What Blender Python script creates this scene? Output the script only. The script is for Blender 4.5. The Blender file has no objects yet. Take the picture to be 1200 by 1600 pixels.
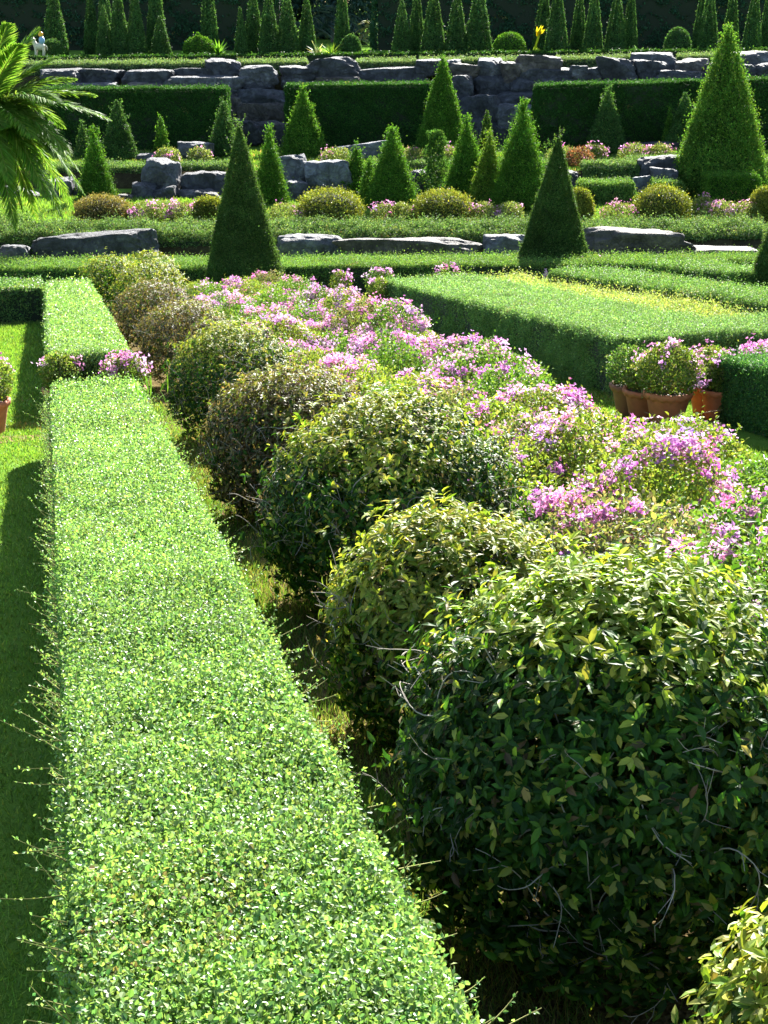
import bpy, math, random
import numpy as np
from mathutils import Vector, noise as mnoise

rng = np.random.default_rng(7)
random.seed(7)
C = bpy.context.scene.collection
F = 2400.0                     # focal length in photo pixels (1200 x 1600)
TH = math.atan(1/3)            # camera pitch below the horizon
CZ = 7.5                       # camera height above the world zero
HV, S = 2.215, 0.1168          # eye height over the sloping garden, its slope
RX, RY = -.2146, .9767         # direction of the garden rows
T1, T2, T3 = CZ-6.2, CZ-5.55, CZ-2.4

# ---------------------------------------------------------------- places
def ray(x, y):
    u = (x-600)/F; v = (800-y)/F
    return u, math.cos(TH)+v*math.sin(TH), -math.sin(TH)+v*math.cos(TH)
def at(x, y, D):
    X, Y, Z = ray(x, y); t = D/Y
    return np.array([X*t, D, CZ+Z*t])
def onz(x, y, z):
    X, Y, Z = ray(x, y); t = (z-CZ)/Z
    return np.array([X*t, Y*t, z])
def pl(x, y, h=0.0):
    X, Y, Z = ray(x, y)
    a = RX*X+RY*Y
    t = (HV-h)/(-Z-S*a)
    return np.array([X*t, Y*t, CZ+Z*t])
def ab(a, b, h=0.0):
    return np.array([RX*a+RY*b, RY*a-RX*b, CZ-HV+h-S*a])
def sstep(e0, e1, x):
    t = np.clip((x-e0)/(e1-e0), 0, 1); return t*t*(3-2*t)
def terrain(X, Y):
    X = np.asarray(X, float); Y = np.asarray(Y, float)
    a = RX*X+RY*Y
    z = CZ-HV-S*np.clip(a, -12, 45)
    z = z+(T1-z)*sstep(41.3, 42.7, Y)
    z = z+(T2-z)*sstep(52.2, 53.4, Y)
    z = z+(T3-.6-z)*sstep(63.8, 66.4, Y)
    z = z+.6*sstep(67.5, 70.8, Y)
    return z

# ---------------------------------------------------------------- objects
def mesh_obj(name, V, faces, mats, parent=None, cols=None, midx=None, smooth=False, loc=None):
    """faces: list of (k, index array (n,k)); cols: per-face colours; all in world metres about loc"""
    me = bpy.data.meshes.new(name)
    V = np.asarray(V, np.float32)
    if loc is not None: V = V-np.asarray(loc, np.float32)
    me.vertices.add(len(V)); me.vertices.foreach_set('co', V.ravel())
    nl = sum(f.size for k, f in faces); npoly = sum(len(f) for k, f in faces)
    me.loops.add(nl); me.polygons.add(npoly)
    me.loops.foreach_set('vertex_index', np.concatenate([f.ravel() for k, f in faces]).astype(np.int32))
    tot = np.concatenate([np.full(len(f), k, np.int32) for k, f in faces])
    st = np.concatenate([[0], np.cumsum(tot)[:-1]]).astype(np.int32)
    me.polygons.foreach_set('loop_start', st)
    if midx is not None: me.polygons.foreach_set('material_index', np.asarray(midx, np.int32))
    if smooth is True: me.polygons.foreach_set('use_smooth', np.ones(npoly, bool))
    elif smooth is not False: me.polygons.foreach_set('use_smooth', np.asarray(smooth, bool))
    for m in (mats if isinstance(mats, (list, tuple)) else [mats]): me.materials.append(m)
    me.update(calc_edges=True)
    if cols is not None:
        at_ = me.attributes.new('col', 'FLOAT_COLOR', 'FACE')
        c4 = np.ones((npoly, 4), np.float32); c4[:, :3] = cols
        at_.data.foreach_set('color', c4.ravel())
    o = bpy.data.objects.new(name, me); C.objects.link(o)
    if loc is not None: o.location = loc
    if parent is not None:
        o.parent = parent
        if loc is not None: o.location = Vector(loc)-parent.location
    return o
def tag(o, label=None, cat=None, group=None, kind=None):
    if label: o['label'] = label
    if cat: o['category'] = cat
    if group: o['group'] = group
    if kind: o['kind'] = kind
    return o
def empty(name, loc, label, cat, group=None):
    o = bpy.data.objects.new(name, None); C.objects.link(o); o.location = loc; o.empty_display_size = .2
    return tag(o, label, cat, group)

class MB:
    """collects faces of several sizes, with colour, material slot and smoothing per face"""
    def __init__(s): s.V = []; s.n = 0; s.F = {}
    def add(s, V, F_, col, mi=0, sm=False):
        V = np.asarray(V, float).reshape(-1, 3); F_ = np.asarray(F_, int)
        k = F_.shape[1]; c = np.broadcast_to(np.asarray(col, float), (len(F_), 3))
        s.F.setdefault(k, []).append((F_+s.n, c, np.full(len(F_), mi), np.full(len(F_), sm)))
        s.V.append(V); s.n += len(V)
    def build(s, name, mats, parent=None, loc=None):
        fs, cs, ms, ss = [], [], [], []
        for k, lst in s.F.items():
            fs.append((k, np.concatenate([l[0] for l in lst])))
            cs += [l[1] for l in lst]; ms += [l[2] for l in lst]; ss += [l[3] for l in lst]
        return mesh_obj(name, np.concatenate(s.V), fs, mats, parent, np.concatenate(cs),
                        np.concatenate(ms), np.concatenate(ss), loc)

def unit(v): return v/np.maximum(np.linalg.norm(v, axis=-1, keepdims=True), 1e-9)
def rnd(n): return unit(rng.normal(size=(n, 3)))

def leaves(mb, P, D, N, L, W, col, shape='quad', fold=.25, mi=0, curl=.15):
    """P base points, D tip directions, N rough normals, L/W sizes, one colour each"""
    n = len(P)
    if n == 0: return
    D = unit(D); Sd = unit(np.cross(N, D)); N = np.cross(D, Sd)
    L = np.broadcast_to(np.asarray(L, float), (n,))[:, None]; W = np.broadcast_to(np.asarray(W, float), (n,))[:, None]
    if shape == 'quad':
        V = np.stack([P, P+D*L*.52+Sd*W*.5+N*W*fold, P+D*L, P+D*L*.52-Sd*W*.5+N*W*fold], 1)
        b = np.arange(n)[:, None]*4
        mb.add(V, np.concatenate([b+[0, 1, 2], b+[0, 2, 3]]), np.concatenate([col, col]), mi)
    elif shape == 'hex':                             # small rounded leaf, two folded halves
        V = np.stack([P, P+D*L*.3+Sd*W*.46+N*W*fold, P+D*L*.72+Sd*W*.46+N*W*fold, P+D*L, P+D*L*.72-Sd*W*.46+N*W*fold, P+D*L*.3-Sd*W*.46+N*W*fold], 1)
        b = np.arange(n)[:, None]*6
        mb.add(V, np.concatenate([b+[0, 1, 2, 3], b+[0, 3, 4, 5]]), np.concatenate([col, col]), mi)
    elif shape == 'blade':
        V = np.stack([P-Sd*W*.5, P+Sd*W*.5, P+D*L], 1)
        mb.add(V, np.arange(n)[:, None]*3+np.array([0, 1, 2]), col, mi)
    else:                                            # pointed oval leaf, folded and curled
        f = W*fold; cdn = -N*L*curl
        V = np.stack([P, P+D*L*.25+Sd*W*.42+N*f*.8+cdn*.1, P+D*L*.62+Sd*W*.42+N*f*.8+cdn*.45, P+D*L+cdn,
                      P+D*L*.62-Sd*W*.42+N*f*.8+cdn*.45, P+D*L*.25-Sd*W*.42+N*f*.8+cdn*.1, P+D*L*.5+cdn*.2], 1)
        b = np.arange(n)[:, None]*7
        mb.add(V, np.concatenate([b+[0, 1, 2, 6], b+[6, 2, 3, 4], b+[0, 6, 4, 5]]), np.concatenate([col]*3), mi)

def tube(mb, pts, r0, r1, col, mi=0, k=4, sm=True):
    pts = np.asarray(pts, float); m = len(pts)
    T = unit(np.gradient(pts, axis=0))
    ref = np.array([.3, .2, .9]) if abs(unit(pts[-1]-pts[0])[2]) < .9 else np.array([1., .1, 0])
    A = unit(np.cross(T, ref)); B = np.cross(T, A)
    r = np.linspace(r0, r1, m)[:, None, None]; th = np.linspace(0, 2*math.pi, k, endpoint=False)
    V = pts[:, None]+r*(A[:, None]*np.cos(th)[None, :, None]+B[:, None]*np.sin(th)[None, :, None])
    i = np.arange(m-1)[:, None]*k; j = np.arange(k)[None]; j2 = (j+1) % k
    mb.add(V, np.stack([i+j, i+j2, i+k+j2, i+k+j], -1).reshape(-1, 4), col, mi, sm)

def patch(P, f, seed=0.):
    """cheap smooth noise in -1..1 for colour patches and bumps"""
    x, y, z = P[:, 0]*f+seed, P[:, 1]*f+seed*1.7, P[:, 2]*f+seed*.6
    return (np.sin(x*1.3+1.7*np.sin(y*.9+z))+np.sin(y*1.7+1.3*np.sin(z*1.1+x*.7))+np.sin(z*1.9+1.1*np.sin(x*1.2+y*.5)))/3
def pick(n, pal, w=None, jit=.25):
    pal = np.asarray(pal, float)
    c = pal[rng.choice(len(pal), n, p=None if w is None else np.asarray(w)/np.sum(w))]
    return c*np.exp(rng.normal(0, jit, (n, 1)))*np.exp(rng.normal(0, .08, (n, 3)))

# ---------------------------------------------------------------- materials
def nodes(name):
    m = bpy.data.materials.new(name); m.use_nodes = True
    nt = m.node_tree; nt.nodes.clear()
    out = nt.nodes.new('ShaderNodeOutputMaterial')
    return m, nt, out, nt.nodes.new, nt.links.new
def leaf_mat(name, rough=.4, spec=.5, trans=.38, tint=(1.15, 1.1, .55)):
    m, nt, out, N, Lk = nodes(name)
    a = N('ShaderNodeAttribute'); a.attribute_name = 'col'
    p = N('ShaderNodeBsdfPrincipled'); p.inputs['Roughness'].default_value = rough
    p.inputs['Specular IOR Level'].default_value = spec
    Lk(a.outputs['Color'], p.inputs['Base Color'])
    mul = N('ShaderNodeMix'); mul.data_type = 'RGBA'; mul.blend_type = 'MULTIPLY'; mul.inputs[0].default_value = 1
    mul.inputs[7].default_value = (*tint, 1); Lk(a.outputs['Color'], mul.inputs[6])
    t = N('ShaderNodeBsdfTranslucent'); Lk(mul.outputs[2], t.inputs['Color'])
    mx = N('ShaderNodeMixShader'); mx.inputs[0].default_value = trans
    Lk(p.outputs[0], mx.inputs[1]); Lk(t.outputs[0], mx.inputs[2]); Lk(mx.outputs[0], out.inputs['Surface'])
    return m
def attr_mat(name, rough=.8, bump=0., bscale=40.):
    m, nt, out, N, Lk = nodes(name)
    a = N('ShaderNodeAttribute'); a.attribute_name = 'col'
    p = N('ShaderNodeBsdfPrincipled'); p.inputs['Roughness'].default_value = rough
    tc = N('ShaderNodeTexCoord'); n = N('ShaderNodeTexNoise'); n.inputs['Scale'].default_value = bscale; n.inputs['Detail'].default_value = 6
    Lk(tc.outputs['Object'], n.inputs['Vector'])
    mp = N('ShaderNodeMapRange'); mp.inputs['To Min'].default_value = .6; mp.inputs['To Max'].default_value = 1.35; Lk(n.outputs[0], mp.inputs[0])
    mul = N('ShaderNodeVectorMath'); mul.operation = 'SCALE'; Lk(a.outputs['Color'], mul.inputs[0]); Lk(mp.outputs[0], mul.inputs['Scale'])
    Lk(mul.outputs[0], p.inputs['Base Color'])
    if bump:
        b = N('ShaderNodeBump'); b.inputs['Strength'].default_value = bump; b.inputs['Distance'].default_value = .02
        Lk(n.outputs[0], b.inputs['Height']); Lk(b.outputs[0], p.inputs['Normal'])
    Lk(p.outputs[0], out.inputs['Surface'])
    return m
def ground_mat(name, ramp, scale, rough=.9, bump=.5, bscale=60., bdist=.02, coarse=.6):
    m, nt, out, N, Lk = nodes(name)
    tc = N('ShaderNodeTexCoord')
    n1 = N('ShaderNodeTexNoise'); n1.inputs['Scale'].default_value = scale; n1.inputs['Detail'].default_value = 8; n1.inputs['Roughness'].default_value = .65
    n2 = N('ShaderNodeTexNoise'); n2.inputs['Scale'].default_value = bscale; n2.inputs['Detail'].default_value = 6
    for n in (n1, n2): Lk(tc.outputs['Object'], n.inputs['Vector'])
    mx = N('ShaderNodeMath'); mx.operation = 'MULTIPLY_ADD'; mx.inputs[1].default_value = coarse; Lk(n1.outputs[0], mx.inputs[0])
    m2 = N('ShaderNodeMath'); m2.operation = 'MULTIPLY'; m2.inputs[1].default_value = 1-coarse; Lk(n2.outputs[0], m2.inputs[0]); Lk(m2.outputs[0], mx.inputs[2])
    r = N('ShaderNodeValToRGB'); e = r.color_ramp.elements
    for i, (pos, c) in enumerate(ramp):
        el = e[i] if i < 2 else e.new(pos)
        el.position = pos; el.color = (*c, 1)
    Lk(mx.outputs[0], r.inputs[0])
    p = N('ShaderNodeBsdfPrincipled'); p.inputs['Roughness'].default_value = rough; p.inputs['Specular IOR Level'].default_value = .0
    Lk(r.outputs[0], p.inputs['Base Color'])
    b = N('ShaderNodeBump'); b.inputs['Strength'].default_value = bump; b.inputs['Distance'].default_value = bdist
    Lk(n2.outputs[0], b.inputs['Height']); Lk(b.outputs[0], p.inputs['Normal'])
    Lk(p.outputs[0], out.inputs['Surface'])
    return m

M_HEDGE = leaf_mat('hedge_leaf', .45, .5, .42, (1.1, 1.1, .7))
M_HEDGE2 = leaf_mat('hedge_leaf_matte', .55, .25, .4, (1.1, 1.1, .7))
M_FAR = leaf_mat('clipped_leaf', .6, .1, .36, (1.15, 1.1, .55))
M_BALL = leaf_mat('golden_leaf', .5, .18, .42, (1.1, 1.1, .5))
M_BOUG = leaf_mat('bougainvillea_leaf', .5, .2, .4)
M_BRACT = leaf_mat('bougainvillea_bract', .6, .2, .45, (1.15, .9, 1.15))
M_PALM = leaf_mat('palm_leaf', .55, .15, .55)
M_GRASS = leaf_mat('grass_blade', .55, .3, .42, (1.1, 1.1, .5))
M_TWIG = attr_mat('twig_bark', .85)
M_CORE = attr_mat('inner_twigs', .95)
M_ROCK = None
M_LAWN = ground_mat('lawn_turf', [(.3, (.075, .15, .022)), (.5, (.11, .21, .03)), (.72, (.16, .25, .05))], .9, .9, .8, 90, .03)
M_MULCH = ground_mat('dry_mulch', [(.3, (.035, .024, .012)), (.5, (.10, .075, .035)), (.7, (.22, .18, .08))], 6, .95, 1., 50, .03, .4)
M_EARTH = ground_mat('bare_earth', [(.3, (.10, .06, .03)), (.55, (.22, .14, .08)), (.75, (.32, .23, .14))], 3, .95, .8, 60, .02)

M_BANK = ground_mat('shade_toned_bank_soil', [(.3, (.02, .016, .01)), (.5, (.05, .042, .022)), (.7, (.09, .085, .035))], 3, .95, 1., 30, .06)  # bank soil with the shade among the rocks put into its colour
def rock_mat():
    m, nt, out, N, Lk = nodes('weathered_rock')
    tc = N('ShaderNodeTexCoord'); at_ = N('ShaderNodeAttribute'); at_.attribute_name = 'col'
    oi = N('ShaderNodeObjectInfo'); ad = N('ShaderNodeVectorMath'); ad.operation = 'ADD'
    Lk(tc.outputs['Object'], ad.inputs[0]); Lk(oi.outputs['Location'], ad.inputs[1])
    n1 = N('ShaderNodeTexNoise'); n1.inputs['Scale'].default_value = 2.2; n1.inputs['Detail'].default_value = 9; n1.inputs['Roughness'].default_value = .68; n1.inputs['Distortion'].default_value = .6
    n2 = N('ShaderNodeTexNoise'); n2.inputs['Scale'].default_value = 9; n2.inputs['Detail'].default_value = 8; n2.inputs['Roughness'].default_value = .7
    v = N('ShaderNodeTexVoronoi'); v.feature = 'DISTANCE_TO_EDGE'; v.inputs['Scale'].default_value = 2.6
    for n in (n1, n2): Lk(ad.outputs[0], n.inputs['Vector'])
    dist = N('ShaderNodeVectorMath'); dist.operation = 'MULTIPLY_ADD'; dist.inputs[1].default_value = (.5, .5, .5)
    Lk(n1.outputs['Color'], dist.inputs[0]); Lk(ad.outputs[0], dist.inputs[2]); Lk(dist.outputs[0], v.inputs['Vector'])
    r = N('ShaderNodeValToRGB'); e = r.color_ramp.elements
    e[0].position = .32; e[0].color = (.35, .35, .38, 1); e[1].position = .5; e[1].color = (.9, .9, .92, 1)
    x = e.new(.62); x.color = (1.6, 1.6, 1.6, 1); x = e.new(.75); x.color = (3.2, 3.2, 3.1, 1)
    Lk(n1.outputs[0], r.inputs[0])
    mul = N('ShaderNodeMix'); mul.data_type = 'RGBA'; mul.blend_type = 'MULTIPLY'; mul.inputs[0].default_value = 1
    Lk(at_.outputs['Color'], mul.inputs[6]); Lk(r.outputs[0], mul.inputs[7])
    p = N('ShaderNodeBsdfPrincipled'); p.inputs['Roughness'].default_value = .75; Lk(mul.outputs[2], p.inputs['Base Color'])
    cr = N('ShaderNodeMapRange'); cr.inputs['From Max'].default_value = .06; Lk(v.outputs['Distance'], cr.inputs[0])
    hs = N('ShaderNodeMath'); hs.operation = 'MULTIPLY_ADD'; hs.inputs[1].default_value = .25; Lk(cr.outputs[0], hs.inputs[0]); Lk(n2.outputs[0], hs.inputs[2])
    b = N('ShaderNodeBump'); b.inputs['Strength'].default_value = 1.; b.inputs['Distance'].default_value = .14
    Lk(hs.outputs[0], b.inputs['Height']); Lk(b.outputs[0], p.inputs['Normal'])
    Lk(p.outputs[0], out.inputs['Surface'])
    return m
M_ROCK = rock_mat()

# colours (linear albedo)
HEDGE_PAL = [(.19, .32, .083), (.225, .36, .098), (.132, .26, .075), (.255, .38, .083), (.08, .185, .055)]
HEDGE_W = [4, 4, 3, 2, 1.5]
FARH_PAL = [(.10, .205, .045), (.13, .24, .055), (.07, .155, .04), (.17, .27, .065)]
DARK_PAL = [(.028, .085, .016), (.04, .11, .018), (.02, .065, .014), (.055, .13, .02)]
BRIGHT_PAL = [(.055, .15, .016), (.075, .18, .02), (.038, .11, .014), (.11, .22, .03)]
OLIVE_PAL = [(.05, .105, .02), (.065, .12, .025), (.035, .08, .018)]
YEL = [(.32, .33, .055), (.26, .30, .045), (.36, .34, .09), (.21, .28, .035)]
GRN = [(.030, .085, .012), (.022, .06, .012), (.055, .13, .014)]
BRN = [(.16, .12, .06), (.22, .18, .09), (.11, .085, .045)]
PINK = [(.63, .32, .52), (.68, .42, .59), (.57, .25, .48), (.72, .52, .63)]
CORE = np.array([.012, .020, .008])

def dist_px(P): return np.linalg.norm(P-np.array([0, 0, CZ]), axis=-1)

# ---------------------------------------------------------------- hedges
def hedge_mesh(mb, top, h, L0=.02, minpx=2.2, lai=2.6, pal=HEDGE_PAL, w=None, bump=.03, rough=.03, aspect=.6,
               sides='nrlf', patchy=.25, shape='quad', inset=.05, rnd_edge=.05):
    """top: near-left, near-right, far-right, far-left corners of the clipped top; sides hang down h"""
    p = [np.asarray(q, float) for q in top]; dn = np.array([0, 0, -1.0])
    hs = [h]*4 if np.isscalar(h) else h
    lo = [q+dn*hh for q, hh in zip(p, hs)]
    quads = [('t', p[0], p[1], p[2], p[3])]
    for key, i, j in (('n', 0, 1), ('r', 1, 2), ('f', 2, 3), ('l', 3, 0)):
        if key in sides: quads.append((key, lo[i], lo[j], p[j], p[i]))
    cen = sum(p)/4
    for key, a, b, c, d in quads:
        area = (np.linalg.norm(np.cross(b-a, d-a))+np.linalg.norm(np.cross(b-c, d-c)))/2
        nrm = unit(np.cross(b-a, d-a))
        ll = L0
        n = int(lai*area/(.5*ll*ll*aspect)*(.5 if key == 'f' else 1))
        dmin = min(dist_px(q) for q in (a, b, c, d))
        lmin = max(L0, dmin*minpx/1536); n = int(n*(L0/lmin)**2)          # nothing finer than the nearest point needs
        s, t = rng.random((2, n, 1))
        P = a*(1-s)*(1-t)+b*s*(1-t)+c*s*t+d*(1-s)*t
        L = np.maximum(L0, dist_px(P)*minpx/1536)
        keep = rng.random(n) < (lmin/L)**2; P = P[keep]; L = L[keep]; n = len(P)
        s = s[keep, 0]; t = t[keep, 0]; wob = patch(P, 1.6, 8.)
        if rnd_edge:                               # soft shoulders
            cv = lambda e: rnd_edge*(1-np.sqrt(np.maximum(0, 1-np.clip(1-e/rnd_edge, 0, 1)**2)))
            if key == 't':
                w_, l_ = np.linalg.norm(b-a), np.linalg.norm(d-a)
                e = np.minimum(np.minimum(s, 1-s)*w_, np.minimum(t, 1-t)*l_)
                P[:, 2] += -cv(e)+wob*bump*.8
            else:
                P = P-nrm*cv((1-t)*np.linalg.norm(d-a))[:, None]+nrm*(wob*bump*.9)[:, None]
        P = P+nrm*(patch(P, 5.)*bump+patch(P, 17., 3.)*bump*.5)[:, None]
        off = -np.abs(rng.normal(0, 1, n))*rough*1.5+rng.exponential(rough*(.8 if key == 't' else .35), n)
        P = P+nrm*off[:, None]
        D = unit(rnd(n)+nrm*.45+np.array([0, 0, .25])); Nn = unit(rnd(n)*.75+nrm*.7+np.array([0, 0, .35]))
        col = pick(n, pal, w, .22)*np.exp(patchy*(patch(P, 2.3, 5.)*.6+patch(P, 9., 1.)*.6))[:, None]
        dry = (patch(P, 3.1, 21.) > .66) & (rng.random(n) < .15); col[dry] = pick(int(dry.sum()), [(.22, .24, .06), (.20, .17, .07)], None, .2)
        Lj = L*rng.uniform(.7, 1.3, n)
        leaves(mb, P-D*Lj[:, None]*.5, D, Nn, Lj, Lj*aspect, col, shape, .2)
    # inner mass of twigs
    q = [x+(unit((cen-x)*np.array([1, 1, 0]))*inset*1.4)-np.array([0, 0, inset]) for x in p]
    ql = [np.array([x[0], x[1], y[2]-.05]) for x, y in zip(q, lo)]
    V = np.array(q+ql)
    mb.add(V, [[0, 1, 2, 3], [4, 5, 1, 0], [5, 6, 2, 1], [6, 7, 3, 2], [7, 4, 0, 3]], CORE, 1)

def sprigs(mb, roots, dirs, lens, leafL, pal=HEDGE_PAL, pairs=7):
    for r, d, l in zip(roots, dirs, lens):
        d = unit(d); k = unit(rng.normal(size=3)); k = unit(k-d*np.dot(k, d))
        tt = np.linspace(0, 1, 6)[:, None]
        pts = r+d*l*tt+k*l*.12*tt**2+np.array([0, 0, .10])*l*tt**2
        tube(mb, pts, .0022, .0009, (.20, .20, .06), 1, 3)
        m = int(pairs*l/.12)+2
        s = rng.uniform(.1, 1, m)[:, None]
        P = r+d*l*s+k*l*.12*s**2+np.array([0, 0, .10])*l*s**2
        D = unit(rnd(m)+d*.8); col = pick(m, pal, None, .2)*1.1
        leaves(mb, P, D, rnd(m)+np.array([0, 0, 1]), leafL*rng.uniform(.7, 1.2, m), leafL*.6, col, 'quad', .2)

def hedge(label, top, h, group=None, name='clipped_hedge', mat=None, extra=None, **kw):
    mb = MB(); hedge_mesh(mb, top, h, **kw)
    if extra: extra(mb)
    c = sum(np.asarray(t) for t in top)/4; c[2] -= h if np.isscalar(h) else h[0]
    return tag(mb.build(name, [mat or M_HEDGE, M_CORE], None, c), label, 'hedge', group)

def row_box(a0, a1, b0, b1, h=.6): return [ab(a0, b0, h), ab(a0, b1, h), ab(a1, b1, h), ab(a1, b0, h)]

# ---------------------------------------------------------------- shrubs and topiary
def cone_topiary(label, base, R, H, pal=DARK_PAL, group=None, minpx=1.5, L0=.03, lai=3.0, rough=.03, tip=.05, power=.93,
                 sprout=0, bump=.03, name='cone_topiary', build_only=None, lump=0., mat=None, lean=0.):
    mb = MB(); base = np.asarray(base, float); s = math.hypot(R, H)
    L0 = max(L0, dist_px(base)*minpx/1536)
    n = int(lai*math.pi*R*s*1.12/(.5*L0*L0*.6))
    t = 1-np.sqrt(rng.random(n)*(1-0)+0); t = np.where(rng.random(n) < .08, rng.random(n), t)
    ph = rng.random(n)*2*math.pi
    r = R*(1-t)**power+tip*(1-t*.6)*(t > .05)
    r = np.minimum(r, R*1.02)*(1-.08*np.exp(-t*30))
    q = np.stack([np.cos(ph)*R*1.5, np.sin(ph)*R*1.5, t*H], 1)
    r = r*(1+lump*patch(q, 3.0, base[0]))+bump*(patch(q, 6., base[0])+.6*patch(q, 15., 2.))
    P = np.stack([r*np.cos(ph), r*np.sin(ph), t*H], 1)
    nrm = unit(np.stack([np.cos(ph), np.sin(ph), np.full(n, R/H)], 1))
    P += nrm*(-np.abs(rng.normal(0, rough*1.4, n))+rng.exponential(rough*.8, n))[:, None]
    D = unit(rnd(n)+nrm*.6+np.array([0, 0, .35])); Nn = unit(rnd(n)*.7+nrm*.8+np.array([0, 0, .2]))
    L = L0*rng.uniform(.7, 1.35, n)
    col = pick(n, pal, None, .25)*np.exp(.22*patch(P, 2.2, base[1])+.2*patch(P, 7., 1.))[:, None]
    leaves(mb, P-D*L[:, None]*.45+base, D, Nn, L, L*.6, col, 'quad', .2)
    if sprout:                                     # unclipped shoots near the top and down the sides
        for i in range(sprout):
            tt = 1-rng.random()**1.6*.9; a = rng.random()*2*math.pi
            rr = R*(1-tt)**power
            p0 = base+np.array([rr*math.cos(a), rr*math.sin(a), tt*H])
            d = unit(np.array([math.cos(a), math.sin(a), .9+tt])+rng.normal(0, .3, 3)); l = rng.uniform(.12, .34)*(1 if R > .4 else .6)
            m = int(12*l/.2); ss = rng.uniform(.1, 1, m)[:, None]
            Dd = unit(rnd(m)+d*.7)
            leaves(mb, p0+d*l*ss, Dd, rnd(m), L0*1.2, L0*.75, pick(m, pal, None, .2)*1.2, 'quad', .2)
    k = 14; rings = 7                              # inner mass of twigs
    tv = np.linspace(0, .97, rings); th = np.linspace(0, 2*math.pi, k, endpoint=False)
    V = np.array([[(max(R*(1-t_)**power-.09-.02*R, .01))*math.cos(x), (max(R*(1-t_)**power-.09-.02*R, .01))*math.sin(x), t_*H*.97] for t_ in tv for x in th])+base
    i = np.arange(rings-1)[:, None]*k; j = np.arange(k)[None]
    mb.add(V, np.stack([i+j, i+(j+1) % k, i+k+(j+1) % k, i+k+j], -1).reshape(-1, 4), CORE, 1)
    if lean:
        for v in mb.V: v[:, 0] += (v[:, 2]-base[2])*lean
    o = mb.build(name, [mat or M_FAR, M_CORE], None, base)
    return tag(o, label, 'topiary', group)

def dome_mesh(mb, c, rx, ry, rz, n, L0, pal, w=None, aspect=.6, z0=-.5, rough=.05, lump=.06, vol=.35, shape='quad', top_pal=None, patchy=.3, seed=0., whorl=0, droop=0., top_bias=.0, curl=.15, full=False):
    """leaves in the outer shell of a bumpy dome; c centre, z0 lowest (in rz)"""
    m = n if not whorl else n//whorl
    zz = rng.uniform(z0, 1, m); ph = rng.random(m)*2*math.pi; rr = np.sqrt(np.maximum(0, 1-zz**2))
    if full: rr = np.where(zz < 0, (1-np.abs(zz)**3.5)**.4, rr)
    nrm = np.stack([rr*np.cos(ph), rr*np.sin(ph), zz], 1)
    k = 1+lump*(patch(nrm*2.2, 1.6, seed)+.7*patch(nrm*2.2, 4.1, seed+2))
    depth = 1-vol*rng.random(m)**2.2+rng.exponential(rough, m)-rough
    P = nrm*np.array([rx, ry, rz])*(k*depth)[:, None]
    on = unit(nrm/np.array([rx, ry, rz]))
    if whorl:
        tip = unit(on+rnd(m)*.5+np.array([0, 0, .25]))
        P = np.repeat(P, whorl, 0); tip = np.repeat(tip, whorl, 0); on = np.repeat(on, whorl, 0); zr = np.repeat(zz, whorl); dr = np.repeat(depth, whorl)
        N_ = len(P)
        side = rnd(N_); side = unit(side-tip*np.sum(side*tip, 1, keepdims=True))
        along = rng.uniform(-.7, .3, N_)[:, None]*L0*.9
        P = P+tip*along
        D = unit(tip*rng.uniform(.25, .8, N_)[:, None]+side+np.array([0, 0, -droop])); Nn = unit(tip*1.0+np.array([0, 0, .5])-D*.2+rnd(N_)*.25)
    else:
        N_ = m; zr = zz; dr = depth
        D = unit(rnd(N_)+on*.6+np.array([0, 0, .2])); Nn = unit(rnd(N_)*.7+on*.8+np.array([0, 0, .3]))
    col = pick(N_, pal, w, .25)
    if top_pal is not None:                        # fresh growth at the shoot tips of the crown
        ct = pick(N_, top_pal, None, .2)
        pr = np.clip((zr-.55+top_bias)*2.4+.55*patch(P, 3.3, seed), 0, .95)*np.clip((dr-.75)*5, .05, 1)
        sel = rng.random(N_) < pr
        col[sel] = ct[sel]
    col *= np.exp(patchy*(patch(P, 3., seed+4)*.7))[:, None]
    L = L0*rng.uniform(.65, 1.3, N_)
    leaves(mb, P+c, D, Nn, L, L*aspect*rng.uniform(.85, 1.15, N_), col, shape, .22, 0, curl)
    return mb

def twigs(mb, c, rx, ry, rz, n, base, r0=.006, outer=.95, zlo=-.5, col=(.20, .17, .13)):
    for i in range(n):
        z = rng.uniform(zlo, .95); ph = rng.random()*2*math.pi; rr = math.sqrt(max(0, 1-z*z))
        e = c+np.array([rr*math.cos(ph)*rx, rr*math.sin(ph)*ry, z*rz])*rng.uniform(.7, outer)
        m = base+(e-base)*rng.uniform(.3, .55)+rng.normal(0, .07, 3)*rx
        pts = np.array([base+rng.normal(0, .03, 3)*[1, 1, 0], m, m+(e-m)*.55+rng.normal(0, .06, 3)*rx, e])
        cc = np.array(col)*rng.uniform(.6, 1.3)
        tube(mb, pts, r0*rng.uniform(.8, 1.3), r0*.35, cc, 0, 4)
        for q in range(2):                         # side twiglets
            s0 = pts[2]+(pts[3]-pts[2])*rng.random(); dd = rng.normal(0, 1, 3); dd = unit(dd+unit(e-c)*.8)*rng.uniform(.08, .2)*rx
            tube(mb, np.array([s0, s0+dd*.5+rng.normal(0, .01, 3), s0+dd]), r0*.4, r0*.2, cc, 0, 3)

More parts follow.
